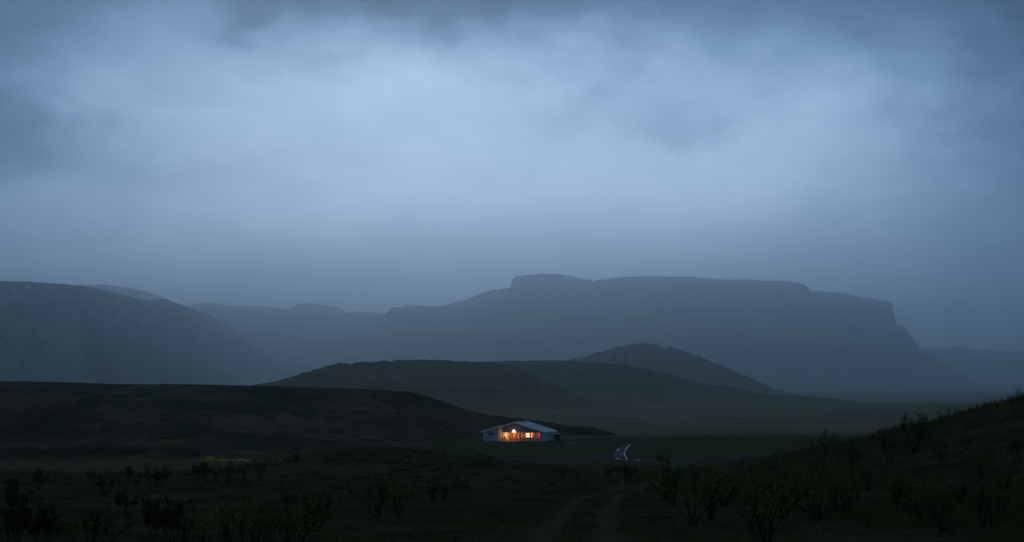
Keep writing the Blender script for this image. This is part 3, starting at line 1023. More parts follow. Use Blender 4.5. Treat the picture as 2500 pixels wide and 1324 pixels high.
# gutter round bar below the eave
part('gutter', M_trim, house, lambda bm: tube_bm(bm, [(HW_ + OV + 0.10, -OVF, roof_z(HW_ + OV) + 0.05), (HW_ + OV + 0.10, HD + OVB, roof_z(HW_ + OV) + 0.05)], [0.06, 0.06]))
# flue with skirt and cowl
FX, FY = 8.25, 3.0
fl = part('chimney', M_flue, house, lambda bm: lathe_bm(bm, [(0.10, -0.1), (0.10, 0.62)], (FX, FY, roof_z(FX) + RT)))
part('flashing', M_flue, fl, lambda bm: lathe_bm(bm, [(0.34, -0.10), (0.30, 0.06), (0.105, 0.22)], (FX, FY, roof_z(FX) + RT)), True)
part('cowl', M_flue, fl, lambda bm: lathe_bm(bm, [(0.16, 0.66), (0.17, 0.70), (0.02, 0.80)], (FX, FY, roof_z(FX) + RT)))


def window(x0, x1, z0, z1, y, mull=(), name='window', trans=(), fw=0.07):
    def fr(bm):
        box_bm(bm, x0, x1, y - 0.045, y + 0.06, z1 - fw, z1)
        box_bm(bm, x0, x1, y - 0.045, y + 0.06, z0, z0 + fw)
        box_bm(bm, x0, x0 + fw, y - 0.042, y + 0.058, z0 + fw, z1 - fw)
        box_bm(bm, x1 - fw, x1, y - 0.042, y + 0.058, z0 + fw, z1 - fw)
    o = part(name, M_frame, house, fr)
    for m in mull:
        part('mullion', M_frame, o, lambda bm: box_bm(bm, m - 0.04, m + 0.04, y - 0.038, y + 0.055, z0 + fw, z1 - fw))
    xs = [x0 + fw] + [v for m in mull for v in (m - 0.04, m + 0.04)] + [x1 - fw]
    for a, b in zip(xs[::2], xs[1::2]):
        part('pane', M_glass, o, lambda bm: box_bm(bm, a, b, y + 0.005, y + 0.017, z0 + fw, z1 - fw))
    return o


window(*DOOR, 0.05, (4.78, 6.02, 7.24), name='glazed_door')
window(*WINS[0], 0.05)
window(*WINS[1], 0.05)
window(*WINS[2], 0.05)
ww = window(1.02, 2.85, 1.38, 2.24, -WING + 0.03)
part('dark_backing', M_dark, ww, lambda bm: box_bm(bm, 1.0, 2.87, -WING + 0.21, -WING + 0.23, 1.3, 2.3))  # plain dark sheet filling the opening behind the wing window's glass
# inside: floor, ceiling, partition walls
part('floor', M_wood, house, lambda bm: box_bm(bm, XW, HW_ - 0.2, 0.2, HD - 0.2, PL, PL + 0.03))
part('ceiling', M_plaster, house, lambda bm: box_bm(bm, XW, HW_ - 0.2, 0.2, HD - 0.2, 2.36, 2.40))
part('partition', M_plaster, house, lambda bm: box_bm(bm, XW + 0.002, HW_ - 0.2, 4.6, 4.7, PL + 0.03, 2.36))
part('partition', M_plaster, house, lambda bm: box_bm(bm, XW + 0.002, XW + 0.10, 0.2, 4.6, PL + 0.03, 2.36))
part('partition', M_wood, house, lambda bm: box_bm(bm, 5.75, 7.10, 2.2, 2.3, PL + 0.03, 2.36))
part('partition', M_plaster, house, lambda bm: box_bm(bm, 11.18, 11.28, 0.2, 4.6, PL + 0.03, 2.36))
part('partition', M_plaster, house, lambda bm: box_bm(bm, 13.95, 14.05, 0.2, 4.6, PL + 0.03, 2.36))
# terrace before the glazed doors
part('terrace', M_deck, house, lambda bm: [box_bm(bm, XW + 0.02, 8.75, -2.75 + k * 0.154, -2.75 + k * 0.154 + 0.146, -0.35, PL - 0.02) for k in range(18)])
# porch canopy at the far end of the near side wall
can = part('porch_canopy', M_trim, house, lambda bm: hexa_bm(bm, [(HW_ + 0.002, 5.9, 1.80), (HW_ + 1.5, 5.9, 1.66), (HW_ + 1.5, 8.0, 1.66), (HW_ + 0.002, 8.0, 1.80)],
                                                              [(HW_ + 0.002, 5.9, 1.90), (HW_ + 1.5, 5.9, 1.76), (HW_ + 1.5, 8.0, 1.76), (HW_ + 0.002, 8.0, 1.90)]))
for yy in (6.0, 7.9):
    part('post', M_dark, can, lambda bm: box_bm(bm, HW_ + 1.36, HW_ + 1.45, yy - 0.045, yy + 0.045, -0.3, 1.66))
part('screen_wall', M_dark, can, lambda bm: box_bm(bm, HW_ + 0.002, HW_ + 1.36, 8.0, 8.06, -0.3, 1.66))


def hp(x, y, z):
    """house coordinates to world"""
    return house_m @ Vector((x, y, z))


house_m = Matrix.Translation(hloc) @ Matrix.Rotation(-TH, 4, 'Z')


def thing(name, label, cat, x, y, z, rz=0.0, group=None):
    o = empty(name, hp(x, y, z), -TH + rz)
    tag(o, label, cat, group)
    return o


def lamp_light(parent, power, col, loc, r=0.12):
    d = bpy.data.lights.new('lamp_glow', 'POINT')
    d.energy, d.color, d.shadow_soft_size = power, col, r
    o = bpy.data.objects.new('lamp_glow', d)
    COL.objects.link(o)
    o.parent = parent
    o.location = loc


WARM, AMBER = (1.0, 0.54, 0.22), (1.0, 0.44, 0.145)
# wall lamp over the glazed doors: half cone of white glass on a back plate, open below
t = thing('wall_lamp', 'glowing white dome-shaped wall lamp above the glazed doors', 'lamp', 6.92, 0, 2.24)


def half_dome(bm):
    prof = [(0.47, 0.0), (0.43, 0.16), (0.35, 0.34), (0.23, 0.52), (0.10, 0.64), (0.01, 0.67)]
    rings = []
    for r, z in prof:
        rings.append([bm.verts.new((r * math.cos(a), -0.03 - 0.55 * r * math.sin(a), z)) for a in np.linspace(0, math.pi, 13)])
    for r0, r1 in zip(rings, rings[1:]):
        for k in range(12):
            bm.faces.new((r0[k], r0[k + 1], r1[k + 1], r1[k]))


part('lamp_shade', M_lamp, t, half_dome, True)
part('back_plate', M_white, t, lambda bm: box_bm(bm, -0.07, 0.07, -0.03, -0.002, 0.1, 0.5))
lamp_light(t, 26, AMBER, (0, -0.55, -0.25), 0.15)

t = thing('pendant_lamp', 'small lit pendant lamp hanging behind the left glazed door', 'lamp', 5.25, 1.3, 1.55)
part('shade', M_bulb, t, lambda bm: lathe_bm(bm, [(0.05, 0.42), (0.13, 0.30), (0.16, 0.15), (0.10, 0.0)], sides=14), True)
part('cord', M_dark, t, lambda bm: tube_bm(bm, [(0, 0, 0.42), (0, 0, 0.81)], [0.01, 0.01], 6))
lamp_light(t, 230, AMBER, (0, 0, -0.12), 0.1)

t = thing('floor_lamp', 'large bright paper lamp shade shining in the wide window', 'lamp', 10.45, 0.95, PL + 0.03)
part('shade', M_lamp, t, lambda bm: hexa_bm(bm, [(-0.42, -0.3, 0.98), (0.46, -0.3, 0.95), (0.46, 0.3, 0.95), (-0.42, 0.3, 0.98)], [(-0.50, -0.25, 1.78), (0.40, -0.25, 1.80), (0.40, 0.25, 1.80), (-0.50, 0.25, 1.78)]), bevel=0.03)
part('stand', M_dark, t, lambda bm: tube_bm(bm, [(0, 0, 0.03), (0, 0, 1.0)], [0.02, 0.02]))
part('base', M_dark, t, lambda bm: lathe_bm(bm, [(0.18, 0.0), (0.18, 0.03), (0.03, 0.05)]))
lamp_light(t, 260, AMBER, (-0.1, 0.75, 1.3), 0.25)

t = thing('ceiling_lamp', 'round ceiling lamp lighting the room behind the tall narrow windows', 'lamp', 12.5, 2.4, 2.22)
part('globe', M_lamp2, t, lambda bm: lathe_bm(bm, [(0.02, 0.0), (0.14, 0.04), (0.18, 0.12), (0.02, 0.14)]), True)
lamp_light(t, 280, AMBER, (0, -0.9, -0.35), 0.15)


def table(label, x, y, lx, ly, hgt):
    t = thing('table', label, 'table', x, y, PL + 0.03)
    part('table_top', M_wood, t, lambda bm: box_bm(bm, -lx / 2, lx / 2, -ly / 2, ly / 2, hgt - 0.04, hgt))
    for sx in (-1, 1):
        for sy in (-1, 1):
            part('leg', M_wood, t, lambda bm: box_bm(bm, sx * (lx / 2 - 0.06) - 0.03, sx * (lx / 2 - 0.06) + 0.03, sy * (ly / 2 - 0.06) - 0.03, sy * (ly / 2 - 0.06) + 0.03, 0, hgt - 0.04))
    return t


def chair(label, x, y, z, rz, mseat, mleg, cat='chair', group=None):
    t = thing('chair', label, cat, x, y, z, rz, group)
    part('seat', mseat, t, lambda bm: box_bm(bm, -0.22, 0.22, -0.22, 0.22, 0.42, 0.47))
    part('backrest', mseat, t, lambda bm: hexa_bm(bm, [(-0.22, 0.18, 0.47), (0.22, 0.18, 0.47), (0.22, 0.22, 0.47), (-0.22, 0.22, 0.47)], [(-0.21, 0.26, 0.95), (0.21, 0.26, 0.95), (0.21, 0.30, 0.95), (-0.21, 0.30, 0.95)]))
    for sx in (-1, 1):
        for sy in (-1, 1):
            part('leg', mleg, t, lambda bm: tube_bm(bm, [(sx * 0.19, sy * 0.19, 0.42), (sx * 0.21, sy * 0.21, 0)], [0.018, 0.015], 6))
    return t


table('wooden dining table behind the left glazed door', 4.75, 1.55, 1.1, 0.8, 0.74)
chair('pale dining chair on the near side of the dining table', 4.45, 0.75, PL + 0.03, math.pi, M_white, M_wood)
chair('dining chair at the right end of the dining table', 5.3, 0.9, PL + 0.03, -math.pi / 2 - 0.3, M_curtain, M_wood)
chair('dark outdoor chair with pale legs beside the lit recess wall', 4.35, -0.75, PL - 0.02, 2.2, M_dark, M_trim)


def armchair(label, x, y, rz):
    t = thing('armchair', label, 'armchair', x, y, PL + 0.03, rz)
    part('seat', M_red, t, lambda bm: box_bm(bm, -0.32, 0.32, -0.32, 0.28, 0.14, 0.42), bevel=0.05)
    part('backrest', M_red, t, lambda bm: hexa_bm(bm, [(-0.36, 0.20, 0.14), (0.36, 0.20, 0.14), (0.36, 0.36, 0.14), (-0.36, 0.36, 0.14)], [(-0.33, 0.30, 0.82), (0.33, 0.30, 0.82), (0.33, 0.44, 0.82), (-0.33, 0.44, 0.82)]), bevel=0.05)
    for sx in (-1, 1):
        part('armrest', M_red, t, lambda bm: box_bm(bm, sx * 0.39 - 0.07, sx * 0.39 + 0.07, -0.30, 0.30, 0.14, 0.56), bevel=0.04)
        for sy in (-1, 1):
            part('leg', M_woodd, t, lambda bm: box_bm(bm, sx * 0.3 - 0.025, sx * 0.3 + 0.025, sy * 0.22 - 0.025, sy * 0.22 + 0.025, 0, 0.14))


t = thing('bookshelf', 'tall dark bookshelf against the back wall behind the left glazed door', 'bookshelf', 4.55, 4.2, PL + 0.03)
part('upright', M_woodd, t, lambda bm: box_bm(bm, 0, 0.04, 0, 0.36, 0, 1.95))
part('upright', M_woodd, t, lambda bm: box_bm(bm, 0.96, 1.0, 0, 0.36, 0, 1.95))
for k in range(5):
    part('shelf', M_woodd, t, lambda bm: box_bm(bm, 0.042, 0.958, 0.002, 0.358, 0.08 + 0.45 * k, 0.11 + 0.45 * k))
part('back_panel', M_woodd, t, lambda bm: box_bm(bm, 0.042, 0.958, 0.36, 0.375, 0.0, 1.95))
armchair('coral armchair behind the right pane of the glazed doors', 7.72, 0.85, 2.6)


def curtain(label, x0, x1, y, z0, z1, mat):
    n = 33

    def fn(bm):
        rows = []
        for z in (z0, (z0 + z1) / 2, z1):
            rows.append([bm.verts.new((x0 + (x1 - x0) * i / (n - 1), y + 0.035 * math.sin(i * 1.25) * (1.2 - 0.4 * (z - z0) / (z1 - z0)), z)) for i in range(n)])
        for a, b in zip(rows, rows[1:]):
            for k in range(n - 1):
                bm.faces.new((a[k], a[k + 1], b[k + 1], b[k]))
    o = part('curtain', mat, None, fn, True)
    md = o.modifiers.new('thick', 'SOLIDIFY')
    md.thickness = 0.008
    o.matrix_world = house_m
    tag(o, label, 'curtain')


curtain('ochre curtain at the left of the wide window', 9.0, 9.75, 0.34, 0.5, 2.3, M_curtain)
curtain('glowing ochre curtain in the middle window', 11.45, 12.1, 0.55, 0.5, 2.3, M_curtain)
curtain('rust curtain at the right of the middle window', 12.15, 12.55, 0.34, 0.5, 2.3, M_curtaind)
curtain('pale curtain strip at the right of the end window', 13.42, 13.72, 0.34, 0.6, 2.3, M_curtain)
curtain('dark rust curtain across the end window', 12.85, 13.30, 0.34, 0.6, 2.3, M_curtaind)
curtain('long rust curtain beside the second glazed door', 5.55, 5.95, 0.34, 0.2, 2.3, M_curtaind)
curtain('long rust curtain gathered at the left edge of the glazed doors', 4.08, 4.34, 0.34, 0.2, 2.3, M_curtaind)
curtain('narrow rust curtain right of the middle mullion of the glazed doors', 7.0, 7.2, 0.34, 0.2, 2.3, M_curtaind)
curtain('long brown curtain in the third glazed door', 6.15, 6.55, 0.36, 0.2, 2.3, M_curtain)


def pot_plant(label, x, y, z, s, seed):
    t = thing('potted_plant', label, 'plant', x, y, z)
    part('pot', M_woodd, t, lambda bm: lathe_bm(bm, [(0.10 * s, 0), (0.15 * s, 0.26 * s), (0.16 * s, 0.28 * s), (0.13 * s, 0.28 * s)], sides=12), True)
    rng = random.Random(seed)

    def leaves(bm):
        for k in range(46):
            a, e, ln = rng.uniform(0, 6.283), rng.uniform(0.2, 1.4), rng.uniform(0.25, 0.5) * s
            d = Vector((math.cos(a) * math.cos(e), math.sin(a) * math.cos(e), math.sin(e)))
            sd = d.cross(Vector((0, 0, 1))).normalized() * 0.05 * s
            b = Vector((0, 0, 0.27 * s))
            v = [bm.verts.new(b), bm.verts.new(b + d * ln * 0.6 + sd), bm.verts.new(b + d * ln), bm.verts.new(b + d * ln * 0.6 - sd)]
            bm.faces.new(v)
    part('leaves', M_leafh, t, leaves)


pot_plant('dark leafy plant on the floor inside the third glazed door', 6.95, 0.7, PL + 0.03, 1.1, 1)
pot_plant('small plant on the sill side of the wide window', 9.85, 0.5, 0.62, 0.6, 2)
pot_plant('small plant low in the middle window', 11.75, 0.34, 0.62, 0.6, 3)
pot_plant('small dark plant low in the end window', 13.55, 0.3, 0.60, 0.6, 4)
for lab, x0, x1 in (('low cabinet under the wide window', 9.3, 11.0), ('low cabinet under the middle window', 11.4, 12.6), ('low cabinet under the end window', 12.85, 13.9)):
    t = thing('cabinet', lab, 'cabinet', x0, 0.24, PL + 0.03)
    part('carcass', M_woodd, t, lambda bm: box_bm(bm, 0, x1 - x0, 0, 0.36, 0, 0.45))
    part('cabinet_top', M_wood, t, lambda bm: box_bm(bm, -0.02, x1 - x0 + 0.02, -0.01, 0.38, 0.453, 0.47))
t = thing('picture_frame', 'small dark framed picture on the back wall seen through the wide window', 'picture', 9.7, 4.596, 1.5)
part('frame', M_woodd, t, lambda bm: box_bm(bm, -0.25, 0.25, -0.03, -0.002, 0, 0.4))
part('mount', M_white, t, lambda bm: box_bm(bm, -0.2, 0.2, -0.036, -0.031, 0.05, 0.35))

# ------------------------------------------------------------------ shrubs
rng = random.Random(11)


def grow(seed, leafy, spread, nst):
    """unit-height shrub: list of (points, radii) for the wood, and leaf anchor points"""
    r = random.Random(seed)
    wood, anchors = [], []

    def limb(p, d, length, rad, depth):
        n = 6 if depth == 0 else 4
        pts, rr = [p.copy()], [rad]
        for i in range(n):
            d = (d + Vector((r.gauss(0, 0.22), r.gauss(0, 0.22), r.gauss(0.08, 0.12)))).normalized()
            p = p + d * (length / n)
            pts.append(p.copy())
            rr.append(rad * (1 - 0.80 * (i + 1) / n))
            if depth < 2 and i > (1 if depth == 0 else 0) and r.random() < (0.85 if depth == 0 else 0.6):
                side = Vector((r.gauss(0, 1), r.gauss(0, 1), r.uniform(0.1, 0.8))).normalized()
                limb(p, (d * 0.8 + side * 0.75).normalized(), length * r.uniform(0.16, 0.36), rr[-1] * 0.7, depth + 1)
            if depth >= 1 or i >= 3:
                anchors.append(p.copy())
        wood.append((pts, rr))
    for k in range(nst):
        a = 6.283 * (k + r.random()) / nst
        d = Vector((math.cos(a) * spread * r.uniform(0.4, 1.3), math.sin(a) * spread * r.uniform(0.4, 1.3), 1)).normalized()
        limb(Vector((0.05 * math.cos(a), 0.05 * math.sin(a), -0.04)), d, r.uniform(0.62, 1.0), r.uniform(0.009, 0.015), 0)
    top = max(p.z for pts, _ in wood for p in pts)
    for pts, _ in wood:
        for p in pts:
            p *= 1 / top
    anchors = [a / top for a in anchors]
    V, F = [], []
    for pts, rr in wood:
        sides = 4 if rr[0] > 0.008 else 3
        base = len(V)
        for i, p in enumerate(pts):
            d = (pts[min(i + 1, len(pts) - 1)] - pts[max(i - 1, 0)]).normalized()
            x = d.orthogonal().normalized()
            y = d.cross(x)
            for k in range(sides):
                V.append(p + (x * math.cos(6.283 * k / sides) + y * math.sin(6.283 * k / sides)) * max(rr[i], 0.0028))
        for i in range(len(pts) - 1):
            for k in range(sides):
                a0, a1 = base + i * sides + k, base + i * sides + (k + 1) % sides
                F.append((a0, a1, a1 + sides, a0 + sides))
    wood_me = np_mesh('stems', [tuple(v) for v in V], F)
    leaf_me = None
    if leafy > 0:
        V, F = [], []
        for a in anchors:
            if a.z < 0.38:
                continue
            for _ in range(leafy):
                if r.random() < 0.35:
                    continue
                c = a + Vector((r.gauss(0, 0.035), r.gauss(0, 0.035), r.gauss(0.01, 0.03)))
                d = Vector((r.gauss(0, 1), r.gauss(0, 1), r.gauss(0.6, 0.6))).normalized()
                s = d.cross(Vector((r.gauss(0, 1), r.gauss(0, 1), r.gauss(0, 1)))).normalized()
                ln, wd = r.uniform(0.035, 0.06), r.uniform(0.012, 0.02)
                b = len(V)
                V += [c, c + d * ln * 0.5 + s * wd, c + d * ln, c + d * ln * 0.5 - s * wd]
                F.append((b, b + 1, b + 2, b + 3))
        leaf_me = np_mesh('foliage', [tuple(v) for v in V], F)
    return wood_me, leaf_me


VAR = {}
for kind, leafy, spread, nst, mat, cnt in (('leafy', 3, 0.25, 8, M_leaf, 7), ('sparse', 2, 0.24, 8, M_leafd, 6), ('bare', 0, 0.28, 9, None, 5),
                                           ('dense', 9, 0.5, 9, M_leafd, 4), ('red', 7, 0.7, 9, M_leafr, 2)):
    VAR[kind] = []
    for k in range(cnt):
        wm, lm = grow(100 + 17 * k + len(kind) * 7, leafy, spread, nst)
        wm.materials.append(M_stem)
        if lm:
            lm.materials.append(mat)
        VAR[kind].append((wm, lm))

ORD = ['first', 'second', 'third', 'fourth', 'fifth', 'sixth', 'seventh', 'eighth', 'ninth', 'tenth', 'eleventh', 'twelfth', 'thirteenth',
       'fourteenth', 'fifteenth', 'sixteenth', 'seventeenth', 'eighteenth', 'nineteenth', 'twentieth', 'twenty-first', 'twenty-second', 'twenty-third', 'twenty-fourth']
CL = {
    # cluster: (description, group, kind list of (px, base py, height px, kind))
    'flat': ("by the brown flat", 'shrubs along the edge of the brown flat', [
        (95, 1196, 50, 'dense'), (228, 1180, 30, 'dense'), (258, 1208, 46, 'red'), (312, 1176, 36, 'dense'), (334, 1186, 18, 'dense'), (358, 1168, 40, 'sparse'), (385, 1190, 45, 'dense'),
        (404, 1166, 32, 'sparse'), (482, 1172, 36, 'dense'), (500, 1170, 40, 'dense'), (528, 1178, 36, 'sparse'), (556, 1184, 62, 'sparse'), (597, 1170, 42, 'sparse'), (633, 1168, 48, 'sparse')]),
    'bleft': ("in the bottom-left thicket", 'shrubs in the bottom left thicket', [
        (30, 1262, 90, 'dense'), (28, 1345, 130, 'dense'), (105, 1345, 110, 'dense'), (165, 1338, 90, 'leafy'), (222, 1345, 110, 'sparse'), (262, 1335, 110, 'sparse'), (306, 1258, 60, 'dense'), (352, 1240, 36, 'sparse'),
        (372, 1318, 100, 'dense'), (412, 1338, 120, 'dense'), (455, 1345, 115, 'sparse'), (500, 1350, 105, 'leafy'), (545, 1322, 105, 'leafy'), (578, 1345, 130, 'leafy'),
        (622, 1345, 125, 'leafy'), (660, 1330, 95, 'sparse'), (700, 1340, 100, 'sparse'), (738, 1348, 120, 'leafy'), (772, 1300, 95, 'sparse')]),
    'mid': ("in the left-centre open ground", 'shrubs in the open ground at left centre', [
        (595, 1222, 30, 'leafy'), (690, 1226, 70, 'bare'), (703, 1240, 34, 'red'), (752, 1258, 60, 'sparse'), (795, 1272, 80, 'sparse'), (918, 1264, 110, 'sparse'), (972, 1262, 100, 'leafy'),
        (1056, 1224, 58, 'sparse'), (1082, 1222, 44, 'sparse'), (1115, 1202, 38, 'sparse'), (1132, 1196, 48, 'bare'), (721, 1136, 26, 'dense')]),
    'ctr': ("below the road junction", 'small shrubs below the road junction', [
        (1375, 1172, 22, 'dense'), (1408, 1174, 18, 'red'), (1484, 1164, 20, 'dense'), (1505, 1186, 16, 'sparse'), (1513, 1158, 24, 'dense'), (1533, 1176, 40, 'dense'), (1552, 1156, 16, 'dense'), (1618, 1140, 34, 'dense')]),
    'right': ("in the lower-right stand", 'leafy shrubs at lower right', [
        (1622, 1224, 100, 'leafy'), (1640, 1232, 95, 'sparse'), (1690, 1282, 140, 'leafy'), (1736, 1270, 140, 'leafy'), (1700, 1190, 60, 'sparse'), (1768, 1236, 100, 'leafy'), (1792, 1222, 70, 'leafy'), (1840, 1312, 120, 'sparse'),
        (1872, 1326, 170, 'leafy'), (1906, 1266, 150, 'leafy'), (1955, 1224, 85, 'leafy'), (1992, 1276, 125, 'leafy'), (2056, 1264, 120, 'leafy'), (2090, 1224, 95, 'leafy'), (2122, 1200, 60, 'sparse'), (2190, 1240, 105, 'leafy'),
        (2218, 1256, 95, 'sparse'), (2262, 1284, 130, 'leafy'), (2345, 1238, 70, 'sparse'), (2300, 1300, 100, 'sparse'), (2410, 1290, 110, 'sparse'), (2450, 1210, 70, 'leafy'), (2235, 1165, 55, 'leafy')]),
    'slope': ("on the right-hand knoll's face", 'shrubs on the face of the knoll', [
        (2012, 1118, 68, 'sparse'), (2085, 1140, 55, 'sparse'), (2160, 1102, 76, 'bare'), (2172, 1150, 50, 'sparse'), (2236, 1104, 96, 'sparse'), (2300, 1140, 60, 'sparse'), (2360, 1100, 45, 'sparse'), (2395, 1160, 60, 'leafy'), (2480, 1120, 60, 'sparse')]),
    'sky': ("on the right-hand knoll's skyline", 'bare shrubs on the skyline of the knoll', [
        (2040, 1094, 42, 'bare'), (2078, 1090, 36, 'bare'), (2130, 1082, 34, 'bare'), (2207, 1056, 58, 'bare'), (2228, 1046, 44, 'bare'), (2250, 1042, 34, 'bare'), (2262, 1038, 30, 'bare'), (2298, 1030, 52, 'bare'), (2318, 1024, 44, 'bare'),
        (2332, 1020, 36, 'bare'), (2364, 1010, 26, 'bare'), (2380, 1008, 20, 'bare'), (2412, 1000, 32, 'bare'), (2434, 994, 34, 'bare'), (2468, 988, 40, 'bare'), (2488, 982, 44, 'bare'), (2497, 984, 30, 'bare')]),
}


def place_shrub(px, py, hpx, kind, label, group, name='willow_shrub', cat='shrub'):
    p = ground_hit(px, min(py, 1600))
    tries = 0
    while p is None and tries < 40:
        py += 2
        tries += 1
        p = ground_hit(px, py)
    if p is None:
        return
    hgt = hpx * p.y / FPX
    if py > 1324:
        hgt = hpx * p.y / FPX
    wm, lm = VAR[kind][rng.randrange(len(VAR[kind]))]
    o = empty(name, (p.x, p.y, p.z - 0.02), rng.uniform(0, 6.283))
    s = hgt
    wd = rng.uniform(0.85, 1.15)
    o.scale = (s * wd, s * wd, s)
    tag(o, label, cat, group)
    link_mesh('stems', wm, None, o)
    if lm:
        link_mesh('foliage', lm, None, o)


LOOK = {'leafy': 'yellow-green leafy', 'sparse': 'thinly leaved', 'bare': 'bare twiggy', 'dense': 'dark bushy', 'red': 'low reddish'}
for key, (desc, group, items) in CL.items():
    items = sorted(items)
    for i, (px, py, hpx, kind) in enumerate(items):
        place_shrub(px, py, hpx, kind, f'{LOOK[kind]} shrub, {ORD[i]} from the left {desc}', group)

for px, py, hpx, lab in ((1197, 1080.5, 6, 'low dark garden bush against the left wing of the house'), (1318, 1082, 5, 'low garden bush at the foot of the right front corner'),
                         (1341, 1081, 5, 'low garden bush beside the right-hand side wall'), (1366, 1080.5, 6, 'dark bush standing clear to the right of the house'),
                         (1434, 1084, 5, 'small dark bush beside the lane right of the house'), (1420, 1066, 6, 'dark bush on the slope right behind the house')):
    place_shrub(px, py, hpx, 'dense', lab, 'garden bushes round the house', 'garden_bush', 'bush')


# ------------------------------------------------------------------ grass and flowers (nobody could count them)
def blades(n, rmin, rmax, lo, hi, seed, xmin=-1e9):
    g = np.random.default_rng(seed)
    m = n // 7
    A = g.uniform(-0.40, 0.40, m)
    R = rmin * (rmax / rmin) ** g.uniform(0, 1, m)
    keep = (fbm(np.sin(A) * R / 4, np.cos(A) * R / 4, 3, 77) > -0.28) & (rut_mask(np.sin(A) * R, np.cos(A) * R) < 0.3) & (np.sin(A) * R > xmin)
    A, R = A[keep], R[keep]
    X, Y = np.sin(A) * R, np.cos(A) * R
    X = np.repeat(X, 7) + g.normal(0, 0.12, len(X) * 7)
    Y = np.repeat(Y, 7) + g.normal(0, 0.12, len(Y) * 7)
    Z = ground_z(X, Y)
    k = len(X)
    h = g.uniform(lo, hi, k) * (1 + np.hypot(X, Y) / 160)
    wdt = 0.008 + 0.00022 * np.hypot(X, Y)
    a = g.uniform(0, 6.283, k)
    lean = g.normal(0, 0.35, (k, 2)) * h[:, None]
    b0 = np.stack([X - np.cos(a) * wdt, Y - np.sin(a) * wdt, Z - 0.03], 1)
    b1 = np.stack([X + np.cos(a) * wdt, Y + np.sin(a) * wdt, Z - 0.03], 1)
    tip = np.stack([X + lean[:, 0], Y + lean[:, 1], Z + h], 1)
    V = np.empty((k * 3, 3))
    V[0::3], V[1::3], V[2::3] = b0, b1, tip
    return V, np.arange(k * 3).reshape(-1, 3)


gv, gf = blades(150000, 20, 210, 0.03, 0.11, 5)
kv, kf = blades(160000, 28, 110, 0.10, 0.34, 6, 9.0)
gv, gf = np.concatenate([gv, kv]), np.concatenate([gf, kf + len(gv)])
go = link_mesh('grass', np_mesh('grass', gv, gf), M_grass)
tag(go, 'rough tussocky grass over the dark foreground', 'grass', kind='stuff')

# low clumps of dark heather on the hummocks
def heather():
    g = np.random.default_rng(15)
    bm = bmesh.new()
    bmesh.ops.create_icosphere(bm, subdivisions=1, radius=1.0)
    base = np.array([v.co[:] for v in bm.verts])
    tri = np.array([[v.index for v in f.verts] for f in bm.faces])
    bm.free()
    n1, n2 = 420, 170
    X = np.r_[g.normal(-15, 11, n1), g.uniform(-40, 14, n2)]
    Y = np.r_[g.normal(158, 13, n1), 45 + 120 * g.random(n2)]
    keep = (rut_mask(X, Y) < 0.1) & (fbm(X / 7, Y / 7, 2, 91) > -0.2)
    X, Y = X[keep], Y[keep]
    Z = ground_z(X, Y)
    n = len(X)
    s = g.uniform(0.12, 0.42, n)
    P = base[None] * (1 + g.normal(0, 0.16, (n, len(base), 1)))
    P = P * np.stack([s * g.uniform(0.9, 1.9, n), s * g.uniform(0.8, 1.3, n), s * g.uniform(0.35, 0.7, n)], 1)[:, None, :]
    P = P + np.stack([X, Y, Z], 1)[:, None, :]
    F = tri[None] + (np.arange(n) * len(base))[:, None, None]
    return np_mesh('heather', P.reshape(-1, 3), F.reshape(-1, 3))


ho = link_mesh('heather', heather(), M_heather)
tag(ho, 'low dark clumps of heather over the hummocky rise left of centre', 'heather', kind='stuff')

fg = np.random.default_rng(8)
vs, fs = [], []
for cx, cyy, sx, sy, n in ((512, 1121, 8, 2.0, 45), (520, 1126.5, 14, 0.8, 30), (560, 1128, 28, 0.8, 75), (590, 1127.5, 7, 1.2, 40), (540, 1129, 40, 1.6, 40)):
    for _ in range(n):
        p = ground_hit(fg.normal(cx, sx), fg.normal(cyy, sy))
        if p is None:
            continue
        s = fg.uniform(0.08, 0.18)
        q = np.array(p) + np.array([0, 0, fg.uniform(0.12, 0.4)])
        b = len(vs)
        R = np.linalg.qr(fg.normal(size=(3, 3)))[0]
        for c in ((-1, 0, 0), (1, 0, 0), (0, -1, 0), (0, 1, 0), (0, 0, -1), (0, 0, 1)):
            vs.append(q + R @ np.array(c) * s)
        for f in ((0, 2, 5), (2, 1, 5), (1, 3, 5), (3, 0, 5), (2, 0, 4), (1, 2, 4), (3, 1, 4), (0, 3, 4)):
            fs.append([b + i for i in f])
fo = link_mesh('yellow_flowers', np_mesh('yellow_flowers', vs, fs), M_flower)
tag(fo, 'patch of small yellow flowers at the foot of the left hill', 'flowers', kind='stuff')

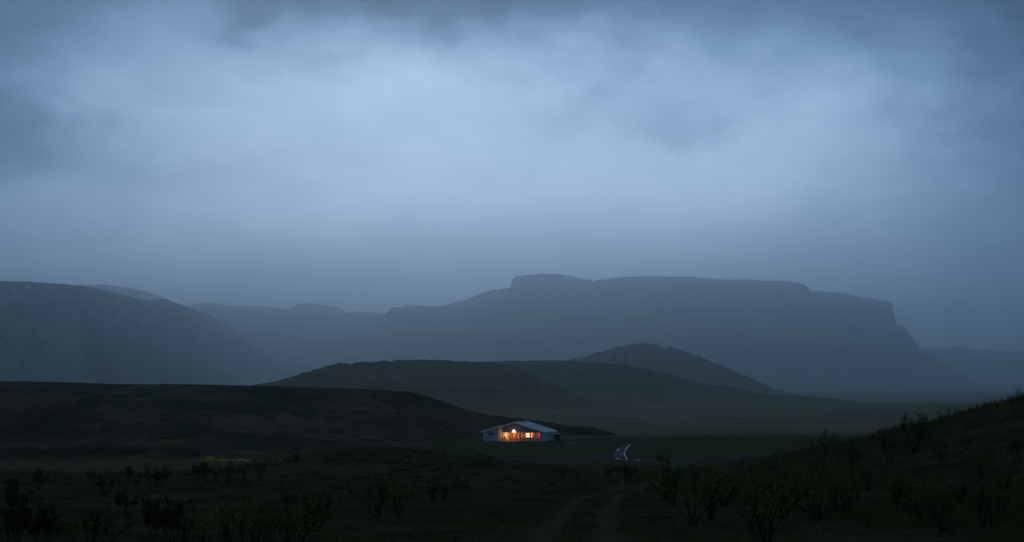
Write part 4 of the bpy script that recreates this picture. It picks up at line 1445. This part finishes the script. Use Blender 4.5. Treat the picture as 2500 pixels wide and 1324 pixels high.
# pale roadside stones left of the drive
for k, (px, py) in enumerate(((1449, 1117.5), (1461, 1117.5))):
    p = ground_hit(px, py)

    def stone(bm):
        bmesh.ops.create_icosphere(bm, subdivisions=2, radius=0.2)
        r = random.Random(k)
        for v in bm.verts:
            v.co *= 1 + r.uniform(-0.15, 0.15)
            v.co.z *= 0.8
    o = part('stone', M_stone, None, stone, True)
    o.location = p + Vector((0, 0, 0.06))
    tag(o, ('left' if k == 0 else 'right') + ' one of two pale stones beside the road', 'stone', 'pale roadside stones')

# a bird high in the right half of the sky
bp_ = at(1938, 398, 420)


def bird(bm):
    body = [(0, -0.16, 0, 0.005), (0, -0.12, 0.0, 0.022), (0, -0.04, 0, 0.045), (0, 0.06, 0, 0.038), (0, 0.15, 0.0, 0.015), (0, 0.2, 0, 0.004)]
    tube_bm(bm, [b[:3] for b in body], [b[3] for b in body], 8)
    for s in (-1, 1):
        pts = [(s * 0.03, -0.05, 0.01), (s * 0.14, -0.08, 0.07), (s * 0.28, 0.02, 0.05), (s * 0.15, 0.04, 0.055), (s * 0.03, 0.06, 0.01)]
        up = [bm.verts.new(p) for p in pts]
        dn = [bm.verts.new((p[0], p[1], p[2] - 0.008)) for p in pts]
        bm.faces.new(up)
        bm.faces.new(dn[::-1])
        for i in range(5):
            bm.faces.new((up[i], dn[i], dn[(i + 1) % 5], up[(i + 1) % 5]))


o = part('bird', M_bird, None, bird)
o.location = bp_
o.rotation_euler = (0.1, 0.25, 0.7)
o.scale = (1.35,) * 3
tag(o, 'tiny dark bird flying high against the cloud at right', 'bird')

# ------------------------------------------------------------------ haze
m = bpy.data.materials.new('haze')
m.use_nodes = True
m.node_tree.nodes.clear()
hz = NT(m.node_tree)
pv = hz.n('ShaderNodeVolumePrincipled')
pv.inputs['Color'].default_value = (0.87, 0.94, 1.0, 1)
pv.inputs['Density'].default_value = 1.5e-4
pv.inputs['Anisotropy'].default_value = 0.90
mo = hz.n('ShaderNodeOutputMaterial')
hz.link(pv.outputs[0], mo.inputs['Volume'])
o = part('haze', m, None, lambda bm: box_bm(bm, -26500, 26500, -26500, 26500, -60, 1190))
tag(o, 'thin blue evening haze filling the valley', 'haze', kind='stuff')
m.cycles.homogeneous_volume = True
m.cycles.volume_sampling = 'DISTANCE'
